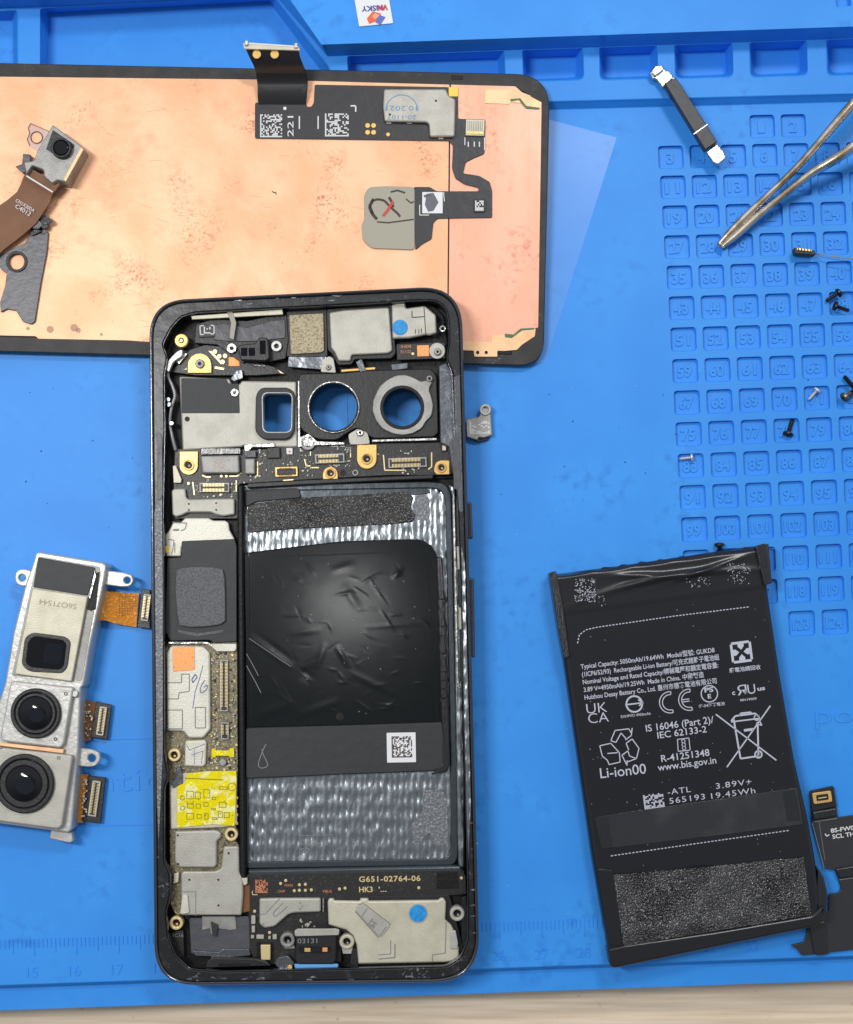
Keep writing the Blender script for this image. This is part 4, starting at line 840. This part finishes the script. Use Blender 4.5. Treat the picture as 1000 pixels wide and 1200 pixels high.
q2('connector_head', [(166,690),(176,691),(176,737),(161,735)], .04, .09, 'pcb', 1)
ribbon(Fr, rc, 'ribbon_cable', [(88,818,84,870,.14),(98,819,90,872,.12),(108,822,102,868,.08),(114,823,107,867,.06)], .012, 'brown')
q2('connector_head', [(113,822),(131,826),(126,867),(106,864)], .05, .08, 'pcb', 1)
ribbon(Fr, rc, 'ribbon_cable', [(86,902,78,962,.14),(92,905,83,963,.12),(98,907,90,964,.09),(104,908,97,964,.06)], .012, 'orange')
q2('connector_head', [(103,909),(124,911),(118,965),(96,962)], .05, .08, 'pcb', 1)
def vconn(x, y, w, h, rot, z):
    box(Fr, rc, 'board_connector', x-w/2, y-h/2, x+w/2, y+h/2, z, z+.03, 'silver', 1, rot)
    box(Fr, rc, 'connector_core', x-w/2+2, y-h/2+2, x+w/2-2, y+h/2-2, z+.031, z+.036, 'black', .5, rot)
    p = Print(Fr, z+.04); c_, s_ = math.cos(R(rot)), math.sin(R(rot))
    for i in range(int((h-6)/1.8)):
        dy = -h/2+3.5+i*1.8
        for a, b in ((-w/2+.5, -1), (1, w/2-.5)): p.line([(x+a*c_+dy*s_, y-a*s_+dy*c_), (x+b*c_+dy*s_, y-b*s_+dy*c_)], .8)
    p.build(rc, 'contact', 'goldp')
vconn(171, 712, 9, 32, -7, .09); vconn(119, 845, 9, 34, -8, .08); vconn(110.5, 936, 10, 42, -8, .08)
for (x0, y0, x1, y1), n_ in (((98,826,108,862),26),((96,912,102,958),26)):
    for k in range(n_):
        x, y = rs.uniform(x0, x1), rs.uniform(y0, y1)
        box(Fr, rc, 'capacitor', x-.9, y-.8, x+.9, y+.8, .115, .13, rs.choice(['silver','cream']), 0, -8, bev=.001)
p = Print(Fr, .1)
for i in range(8):
    for j in range(9):
        if i+j < 12: p.disc(137+i*3.2, 699+j*2.8, .6)
p.build(rc, 'printed_dots', 'inkd')

# ================================================================== SMALL BRACKET
Fb = frame_at(563, 510, 0)
sb = thing('metal_clip', Fb, 'tiny silver metal bracket with ring eye beside the phone edge', 'bracket')
plate(Fb, sb, 'clip_body', [(546,491),(562,488),(563,478),(575,478),(577,510),(567,513),(561,512),(560,516),(547,512)], .02, .1, 'silverd', 1.5, bev=.01)
disc(Fb, sb, 'eyelet', 569, 480, 7, .05, .12, 'whitep', hole=3.4, bev=.012)
plate(Fb, sb, 'black_pad', [(551,509),(574,510),(571,516),(560,518),(552,514)], 0, .05, 'black', 1)
Print(Fb, .104).grid(550,494,24,15,9,2,.3,seed=8).build(sb, 'surface_wear', 'inkw')

# ================================================================== BLACK STRIP PART
Fx = frame_at(805, 133, ZB, 0)
vs = thing('sensor_strip', Fx, 'narrow black bar with bare metal ends lying across the mat step', 'phone part')
plate(Fx, vs, 'black_bar', [(779,97),(792.5,90.5),(841,166),(827,175.5)], .06, .17, 'flex', 1.2, bev=.01)
plate(Fx, vs, 'metal_base', [(776,99),(790,91),(840,167),(826,177)], .02, .058, 'chrome', 1, bev=.004)
plate(Fx, vs, 'metal_end', [(761.5,85),(768,77),(776,75.5),(780,82),(784,83),(790,90.5),(777,102.5),(770,93),(765,92)], .05, .1, 'chrome', 1.5, bev=.012)
plate(Fx, vs, 'end_clip', [(763,84),(775,76),(779,81),(768,89)], .1, .14, 'whitep', 2, bev=.01)
plate(Fx, vs, 'metal_end', [(828,178),(840.5,168),(848,177),(851,185),(842,193),(836,190)], .02, .09, 'chrome', 1.5, bev=.012)
plate(Fx, vs, 'wire_band', [(812.5,156.5),(829,145),(829.8,146.4),(813.5,158)], .172, .18, 'chrome', 0, bev=.003)

# ================================================================== TWEEZERS
Fw = frame_at(843, 288, .0)
tw = thing('tweezers', Fw, 'steel tweezers with fine tips pointing down left over the numbered cells', 'tweezers')
def arm(pts, mat):
    v = []; f = []; P = [(Fw.loc(x, y, z), w, h) for x, y, z, w, h in pts]
    for i, (p, w, h) in enumerate(P):
        d = P[min(i+1, len(P)-1)][0]-P[max(i-1, 0)][0]; d.z = 0; d.normalize(); n = Vector((-d.y, d.x, 0))
        for a, b in ((-.5,.5),(-.3,1),(.3,1),(.5,.5),(.5,-.6),(.3,-1),(-.3,-1),(-.5,-.6)): v.append(p + n*(a*w) + Vector((0, 0, b*h/2)))
    for i in range(len(P)-1):
        for k in range(8): f.append((i*8+k, i*8+(k+1) % 8, (i+1)*8+(k+1) % 8, (i+1)*8+k))
    f.append(tuple(range(8))); f.append(tuple((len(P)-1)*8+k for k in range(8)))
    me = pymesh('arm', v, f)
    for g_ in me.polygons: g_.use_smooth = True
    return link('arm', me, mat, tw)
arm(smooth_pts([(842,287,.05,.05,.06),(858,270,.09,.085,.09),(880,248,.15,.09,.11),(900,229,.2,.075,.12),(940,190,.32,.085,.16),(1000,121,.5,.11,.2),(1100,8,.7,.13,.25),(1230,-122,.85,.15,.25)], 5), 'steel')
arm(smooth_pts([(845.5,290,.05,.05,.06),(864,275,.09,.085,.09),(886,255,.15,.09,.11),(907,238,.2,.08,.12),(950,204,.32,.09,.16),(1000,172,.48,.11,.2),(1110,85,.68,.13,.25),(1232,-112,.83,.15,.25)], 5), 'steel')

# ================================================================== PIN / WIRE PART
Fn = frame_at(945, 297, 0)
pn = thing('antenna_clip', Fn, 'tiny dark connector block with thin stiff wire near the tweezers', 'connector')
plate(Fn, pn, 'block', [(931,290),(955,293),(956,299),(932,297)], .05, .16, 'black', 1, bev=.008); plate(Fn, pn, 'contact_strip', [(934,290),(952,292),(952,295),(934,293)], .161, .175, 'goldp', .5)
p = Print(Fn, .178)
for k in range(5): p.line([(936+k*3.6,290.5+k*.4),(936+k*3.6,293.5+k*.4)],1.2)
p.build(pn, 'contact', 'inkd'); tube(Fn, pn, 'wire', [(955,297,.1),(980,301,.12),(1010,304.5,.14),(1060,310,.15)], .007, 'silverd')

# ================================================================== SCREWS
def screw_meshes():
    prof = [(0,0),(.0,.03),(.006,.05),(.02,.056),(.034,.056),(.036,.022)]
    x = .036
    for k in range(7): prof += [(x+.004,.019),(x+.012,.026),(x+.020,.019)]; x += .022
    prof += [(x+.004,.016),(x+.014,0)]
    v = []; f = []; n = 16
    for a, r_ in prof:
        for k in range(n): v.append((a, max(r_, .0005)*math.cos(2*math.pi*k/n), max(r_, .0005)*math.sin(2*math.pi*k/n)))
    for i in range(len(prof)-1):
        for k in range(n): f.append((i*n+k, i*n+(k+1) % n, (i+1)*n+(k+1) % n, (i+1)*n+k))
    split = 4*n
    head = pymesh('head', v, f[:4*n+n]); shaft = pymesh('shaft', v, f[5*n:])
    return head, shaft
hm, sm_ = screw_meshes()
rec = [(-.002, .018*math.cos(2*math.pi*k/6), .018*math.sin(2*math.pi*k/6)) for k in range(6)]
def screw_thing(mt, label):
    F = Frame(Matrix.Identity(4)); t = thing('screw', F, label, 'screw', 'loose screws on the blue mat')
    for nm, me in (('head', hm), ('shaft', sm_)):
        c = me.copy(); link(nm, c, mt, t)
    me = pymesh('drive_recess', rec, [tuple(range(6))]); link('drive_recess', me, 'deep', t)
    return t
protos = {k: None for k in ('screwb','screws','screwz')}
spots = [('screwb',(985,342),(966,354),.055,'black screw with its head up right, upper of the pair in the right cell column',1.0),
 ('screwb',(977,358),(998,365),.055,'black screw with its head at left, lower of the pair in the right cell column',1.0),
 ('screwb',(1004,458),(987,438),.06,'black screw cut by the right photo border above the bronze screw',1.15),
 ('screwz',(988,467),(1003,456),.055,'bronze screw showing its round head at the right border',1.1),
 ('screws',(959,456),(948,468),.0,'short silver screw lying diagonally in cell 71',.85),
 ('screwb',(923,511),(929,491),-.01,'long black screw in cell 78 with head pointing down',1.1),
 ('screws',(812.5,536),(798,537.5),.0,'small silver screw lying level over cell 83',.8),
 ('screwb',(843,636),(843.5,652),.05,'black screw poking out above the top edge of the battery',1.05)]
for kind, hd, tl, z, label, sc in spots:
    if protos[kind] is None: t = protos[kind] = screw_thing(kind, label)
    else:
        src = protos[kind]; t = src.copy(); COL.objects.link(t); t['label'] = label
        for ch in [c for c in bpy.data.objects if c.parent is src]:
            k = ch.copy(); COL.objects.link(k); k.parent = t
    a, b = W.loc(*hd, z), W.loc(*tl, z-.02); d = (b-a).normalized()
    t.matrix_world = Matrix.Translation(a) @ d.to_track_quat('X', 'Z').to_matrix().to_4x4() @ Matrix.Scale(sc, 4)

# ================================================================== BATTERY
Fe = frame_at(820, 890, .0)
bt = thing('battery', Fe, 'removed black phone battery with white printed safety text and peeled ends', 'battery')
q3 = lambda *a, **k: plate(Fe, bt, *a, **k)
body = [(650,676),(700,668),(760,658),(830,648),(893,641),(897,650),(900,690),(915,790),(932,890),(948,960),(957,1010),(962,1060),(960,1078),(945,1088),(850,1108),(760,1124),(722,1132),(716,1126),(706,1070),(694,1000),(684,930),(668,820),(655,730)]
q3('battery_pouch', body, .02, .27, 'batt', 6, bev=.05)
def drape(name, pts_grid, mat, zf, n=26, m=22):
    v = []; f = []
    (a, b, c, d) = [Vector(p_) for p_ in pts_grid]
    for i in range(n+1):
        for j in range(m+1):
            u, w = i/n, j/m; p_ = a.lerp(b, u).lerp(d.lerp(c, u), w)
            p_ += Vector((math.sin(u*41+w*7)*.7, math.sin(w*23+u*5)*.7)) if (j in (0,)) else Vector((0,0))
            v.append(Fe.loc(p_.x, p_.y, zf(u, w)))
    for i in range(n):
        for j in range(m): f.append((i*(m+1)+j, i*(m+1)+j+1, (i+1)*(m+1)+j+1, (i+1)*(m+1)+j))
    me = pymesh(name, v, f)
    for g_ in me.polygons: g_.use_smooth = True
    return link(name, me, mat, bt)
def edge0(u, w): return min(1, u*14, (1-u)*14, (1-w)*9+.0)
def z_top(u, w):
    c = math.exp(-((w-.38-.35*(u-.62)**2*3+.0)/.07)**2)*math.exp(-((u-.55)/.3)**2)
    d = math.exp(-((w-.25-.6*(u-.35))/.06)**2)*math.exp(-((u-.42)/.12)**2)
    e = math.exp(-((w-.75+.95*(u-.3))/.05)**2)*math.exp(-((u-.72)/.16)**2)
    rim = .06*math.exp(-(w/.05)**2)*abs(math.sin(u*17))
    return .262 + .02*min(1,(1-w)*6) + .045*c + .03*d + .035*e - rim - .18*math.exp(-(w/.04)**2)*(.6+.4*math.sin(u*29))
drape('creased_foil', [(649,673),(895,639),(899,694),(660,726)], 'battf', z_top, 60, 34)
q3('torn_flap', [(644,671),(652,669),(660,710),(664,740),(668,770),(661,772),(655,740)], .05, .31, 'flexsh', 2, bev=.01)
q3('torn_flap', [(886,640),(895,637),(897,637),(903,684),(896,686)], .08, .34, 'flexsh', 1.5, bev=.01); q3('torn_flap', [(896,638),(901,637),(905,683),(900,685)], .05, .3, 'matte', 1, bev=.01)
for k in range(7):
    x = 690+k*28+rs.uniform(-12,12); y = 667-(x-690)*.137
    q3('foil_shred', [(x,y+2),(x+6,y-1-rs.random()*1.2),(x+15+rs.random()*6,y-.8),(x+18,y+3)], .15, .2, 'battf', .8)
# tape band and sparkling foam
q3('clear_tape', [(698,958),(725,953),(860,934),(934,923),(940,958),(941,966),(850,978),(705,995)], .272, .278, 'battt', 1)
q3('tape_dark_edge', [(697,958),(712,956),(719,993),(705,995)], .279, .282, 'flexsh', 1); q3('tape_dark_edge', [(917,928),(932,925),(939,961),(923,963)], .279, .282, 'flexsh', 1)
def z_foam(u, w):
    c = math.exp(-((u-.47-.18*w)/.07)**2)*(1-w*.6); s = math.exp(-((w-.85)/.1)**2)
    return .288 + .04*c - .018*math.exp(-((u-.56-.16*w)/.05)**2) + .02*s*math.exp(-((u-.25)/.3)**2) + .006*math.sin(u*21+w*9)
drape('sparkling_foam', [(719,1025),(942,1005),(951,1072),(731,1109)], 'glit2', z_foam, 60, 24)
q3('foam_fringe', [(700,1018),(719,1020),(731,1109),(716,1108)], .2, .285, 'battf', 3)
q3('bottom_fold', [(712,1112),(731,1107),(840,1091),(952,1072),(966,1060),(967,1074),(958,1086),(850,1108),(722,1135),(716,1134)], .06, .284, 'battf', 3, bev=.03)
q3('side_fold', [(957,1014),(966,1028),(971,1050),(968,1078),(960,1084),(955,1070)], .05, .25, 'flexsh', 3, bev=.02)
q3('side_fold', [(663,720),(668,722),(680,790),(683,840),(678,842),(672,800)], .1, .25, 'flexsh', 2, bev=.02)
# --- print
A_ = 7.6; Zt = .2735
pr = Print(Fe, Zt)
T = pr.text
T('Typical Capacity: 5050mAh/19.64Wh  Model/型號: GUKD8', 681, 784, 7.6, A_-.4, width=158, bold=.012)
T('(1ICP6/52/93)  Rechargeable Li-ion Battery/可充式鋰離子電池組', 682.5, 793, 7.6, A_-.4, width=162, bold=.012)
T('Nominal Voltage and Rated Capacity/標稱電壓和額定電容量:', 683.5, 802, 7.6, A_-.4, width=160, bold=.012)
T('3.89 V=4950mAh/19.25Wh  Made in China. 中國製造', 684.5, 811, 7.6, A_-.4, width=142, bold=.012)
T('Huizhou Desay Battery Co., Ltd. 惠州市德賽電池有限公司', 685.5, 820, 7.6, A_-.4, width=156, bold=.012)
T('廢電池請回收', 855, 788, 6, A_-1, width=37, bold=.015)
T('UK', 688, 836.5, 17, A_-2, width=24, bold=-.01); T('CA', 690, 848, 17, A_-2, width=24, bold=-.01)
pr.ring(743.5,825,9.3,2).line([(733,826),(753,823.5)],1.6).line([(748,820),(754,823.5),(749,827)],1.6)
T('EXHPVO 4950mAh', 728, 841.5, 4.4, A_-1, width=35, bold=.01)
def cmark(cx, cy):
    pr.ring(cx,cy,12.5,1.1,72,274).ring(cx,cy,9,1.1,72,274)
    for a_ in (72, 274): pr.line([(cx+r_*math.cos(R(a_)), cy+r_*math.sin(R(a_))) for r_ in (9, 12.5)], 1.1)
cmark(785.5, 823); cmark(808, 820)
pr.line([(799,820.2),(808,819)],1.1).line([(799,822.8),(808.3,821.5)],1.1)
pr.ring(831.5,813,9.6,1.3); T('PS', 826, 811.5, 7.5, A_-1, width=10.5, bold=.03); T('E', 829.8, 818.5, 7, A_-1, width=4, bold=.03); T('デ-04海賽電池', 819, 829.5, 4.6, A_-1, width=31, bold=.01)
T('c', 858.5, 814.5, 8, A_, bold=.03); T('Я', 865, 815, 16, A_, width=11, bold=.0); T('U', 877, 813.5, 16, A_, width=9, bold=.0); T('us', 888, 809.5, 7, A_, width=9, bold=.03); T('MH19009', 868, 822, 4, A_-1, width=19, bold=.01)
# crossed-arrow recycling square drawn as its white quarters
cx, cy = 869, 764; c_, s_ = math.cos(R(A_)), math.sin(R(A_))
rt = lambda x, y: (cx+x*c_+y*s_, cy-x*s_+y*c_)
for k in range(4):
    a = k*math.pi/2; ro = lambda x, y: rt(x*math.cos(a)-y*math.sin(a), x*math.sin(a)+y*math.cos(a))
    pr.poly([ro(-11,-12.5), ro(10,-12.5), ro(10.6,-9.6), ro(-10,-9.6)])
    pr.poly([ro(-3.6,-9.8), ro(3.6,-9.8), ro(3.6,-6.6), ro(0,-2.6), ro(-3.6,-6.6)])
T('IS 16046 (Part 2)/', 757.5, 857.5, 11.5, A_, width=80, bold=.008); T('IEC 62133-2', 771, 865.5, 11, A_-.2, width=58, bold=.008)
x0, y0 = 794, 866
pr.line([(794,866.5),(807.5,864.8),(809,879),(795,880.5),(794,866.5)],1).ring(801,868.6,2,.9).ring(801.4,872.6,2,.9).ring(801.8,876.6,2,.9)
T('R-41251348', 775.5, 893, 11.5, A_, width=57, bold=.008); T('www.bis.gov.in', 771.5, 903.5, 11.5, A_, width=69, bold=.008)
T('Li-ion00', 704, 912, 17, A_-1.5, width=54, bold=.004)
T('-ATL', 783, 931.5, 9.5, A_, width=27, spacing=1.15); T('565193', 785, 942, 9.5, A_, width=42, spacing=1.15); T('3.89V+', 839.5, 924.5, 9.5, A_, width=42, spacing=1.15); T('19.45Wh', 834, 936.2, 9.5, A_, width=52, spacing=1.15)
pr.grid(753.5,932,24,17,11,A_,.55,seed=44)
# recycling triangle of three bent arrows
tri = [[(716,868),(721,856),(737,854),(740,859)],[(733,867),(740,862),(741,853)],[(716,868),(722,870),(728,859)],[(728,859),(735,867)],
       [(703,874),(716,871),(726,882),(727,893)],[(703,874),(706,886),(712,891)],[(712,891),(714,896),(727,893)],[(712,883),(724,882)],
       [(741,866),(749,877),(746,889),(735,893)],[(741,866),(734,871),(737,879)],[(729,885),(736,880),(738,886),(746,889)],[(729,885),(735,897),(735,891)]]
for l in tri: pr.line(l, 1.2)
# crossed bin
pr.line([(839,837),(910,891)],1.6).line([(903,827),(852,899)],1.6)
pr.line([(860,843),(868,889),(889,886),(888,846)],2).line([(857,845),(862,839),(885,836),(890,840)],2).line([(857,846),(889,842)],1.6).line([(867,839),(868,836),(880,834.5),(881,837)],1.8).line([(872,856),(883,854.5)],3).ring(889,884,4,2).disc(889,884,1.5).ring(887,841,3,1.5).line([(886,848),(893,850),(890,844)],1.4)
# dashed lines
def dash(pts, n, w=1.1):
    L_ = [0]
    for a, b in zip(pts, pts[1:]): L_.append(L_[-1]+math.dist(a, b))
    def at(s):
        for i in range(len(pts)-1):
            if s <= L_[i+1]: t = (s-L_[i])/(L_[i+1]-L_[i]); return (pts[i][0]+(pts[i+1][0]-pts[i][0])*t, pts[i][1]+(pts[i+1][1]-pts[i][1])*t)
        return pts[-1]
    for k in range(n): pr.line([at(L_[-1]*k/n), at(L_[-1]*(k+.62)/n)], w)
dash([(677,754),(679,744),(687,738),(700,735),(790,722),(879,711)], 54); dash([(716,1003),(820,988),(926,973)], 50)
pr.build(bt, 'printed_text', 'ink')
p = Print(Fe, .2745)
for k in range(90): p.disc(rs.uniform(690,920), rs.gauss(970,60) if k < 30 else rs.uniform(700,1000), rs.uniform(.3,.7))
p.build(bt, 'dust', 'inkg')
# sparkly glue patches at the top
for name, (ax, ay, bx, by), n_, sz in (('glue_speckle',(673,678,698,705),170,1.3),('glue_speckle',(700,690,710,710),14,1.0),('glue_speckle',(852,660,880,684),80,1.1),('glue_speckle',(803,676,832,688),34,1.1)):
    p = Print(Fe, .302)
    for k in range(n_):
        x, y = rs.uniform(ax, bx), rs.uniform(ay, by); s = rs.uniform(.4, sz); p.poly([(x,y),(x+s,y-s*.4),(x+s*1.1,y+s*.6),(x+.1,y+s)])
    p.build(bt, name, 'ink')

# ================================================================== BATTERY FLEX at the corner
Fy = frame_at(975, 1060, 0)
bf = thing('flex_cable', Fy, 'black flat flex cable with small gold connector right of the battery', 'cable')
fl = plate(Fy, bf, 'flex_strip', [(949,927),(977,921),(981,948),(982,958),(1040,950),(1110,942),(1110,1103),(1000,1113),(940,1120),(934,1112),(927,1108),(943,1104),(948,1084),(950,1070),(971,1068),(972,1048),(984,1046),(986,1040),(979,1020),(966,1018),(952,963)], .01, .045, 'flex', 2, bev=.006)
plate(Fy, bf, 'stiffener', [(949,927),(977,921),(981,945),(952,951)], .046, .07, 'black', 1.5)
plate(Fy, bf, 'flex_fold', [(952,951),(981,946),(982,957),(953,962)], .046, .09, 'flexsh', 3, bev=.02)
plate(Fy, bf, 'flex_fold', [(979,1018),(1040,1008),(1110,1000),(1110,1014),(984,1030)], .046, .08, 'flexsh', 3, bev=.02)
plate(Fy, bf, 'flex_fold', [(949,1082),(968,1079),(971,1119),(955,1120)], .046, .08, 'flexsh', 3, bev=.02)
box(Fy, bf, 'board_connector', 953, 928, 975, 941, .071, .1, 'gold', 2, 8); box(Fy, bf, 'connector_core', 957, 931, 971, 938, .101, .106, 'black', 1, 8)
p = Print(Fy, .11)
for k in range(8): p.line([(956+k*2,929.5-k*.28),(956+k*2,932-k*.28)],.8).line([(957+k*2,939.5-k*.28),(957+k*2,942-k*.28)],.8)
p.line([(959,935.5),(969,934)],1.2).build(bf, 'contact', 'goldp')
Print(Fy, .048).text('8S-FW0585', 974, 976, 7, 8, width=40, bold=.02).text('SCL TH BT', 976, 983, 7, 8, width=38, bold=.02).line([(967,977),(969,980),(972,978)],1.2).build(bf, 'lettering', 'inkw')
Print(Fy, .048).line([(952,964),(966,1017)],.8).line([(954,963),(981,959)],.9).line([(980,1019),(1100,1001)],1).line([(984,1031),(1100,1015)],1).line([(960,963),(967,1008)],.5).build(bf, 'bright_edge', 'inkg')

# ================================================================== LIGHT
w = bpy.data.worlds.new('World'); scn.world = w; w.use_nodes = True
bg = w.node_tree.nodes['Background']; wn, wl_ = w.node_tree.nodes, w.node_tree.links
tcw = wn.new('ShaderNodeTexCoord'); sx_ = wn.new('ShaderNodeSeparateXYZ'); wl_.new(tcw.outputs['Generated'], sx_.inputs[0])
# a dim room: darker right overhead and on the near side where the photographer leans in, pale ceiling around
mr = wn.new('ShaderNodeMapRange'); mr.inputs[1].default_value = .93; mr.inputs[2].default_value = .995; mr.inputs[3].default_value = .55; mr.inputs[4].default_value = .16
wl_.new(sx_.outputs['Z'], mr.inputs[0])
my = wn.new('ShaderNodeMapRange'); my.inputs[1].default_value = -.7; my.inputs[2].default_value = .15; my.inputs[3].default_value = .28; my.inputs[4].default_value = 1.0
wl_.new(sx_.outputs['Y'], my.inputs[0])
mm = wn.new('ShaderNodeMath'); mm.operation = 'MULTIPLY'; wl_.new(mr.outputs[0], mm.inputs[0]); wl_.new(my.outputs[0], mm.inputs[1])
wl_.new(mm.outputs[0], bg.inputs[1]); bg.inputs[0].default_value = (.90,.95,1,1)
def area(name, loc, tgt, sx, sy, power, col=(1,1,1)):
    l = bpy.data.lights.new(name, 'AREA'); l.shape = 'RECTANGLE'; l.size = sx; l.size_y = sy; l.energy = power; l.color = col
    o = bpy.data.objects.new(name, l); COL.objects.link(o); o.location = loc
    o.rotation_euler = (Vector(tgt)-Vector(loc)).to_track_quat('-Z', 'Y').to_euler(); return o
area('ceiling_lamp_left', (-11, 4, 24), (0, 0, 0), 1.6, 8, 3500, (1,.985,.96))
area('ceiling_lamp_back', (6, 12, 20), (0, 0, 0), 6, 1.6, 1600, (1,.99,.97))
area('ceiling_lamp_top', (-2.2, -1.6, 21), (-1, -1, 0), 1.0, 1.2, 85, (1,1,1))

scn.render.engine = 'CYCLES'
scn.view_settings.view_transform = 'Standard'; scn.view_settings.look = 'None'; scn.view_settings.exposure = 0; scn.view_settings.gamma = 1
scn.view_settings.use_curve_mapping = False
scn.render.resolution_x = 853; scn.render.resolution_y = 1024
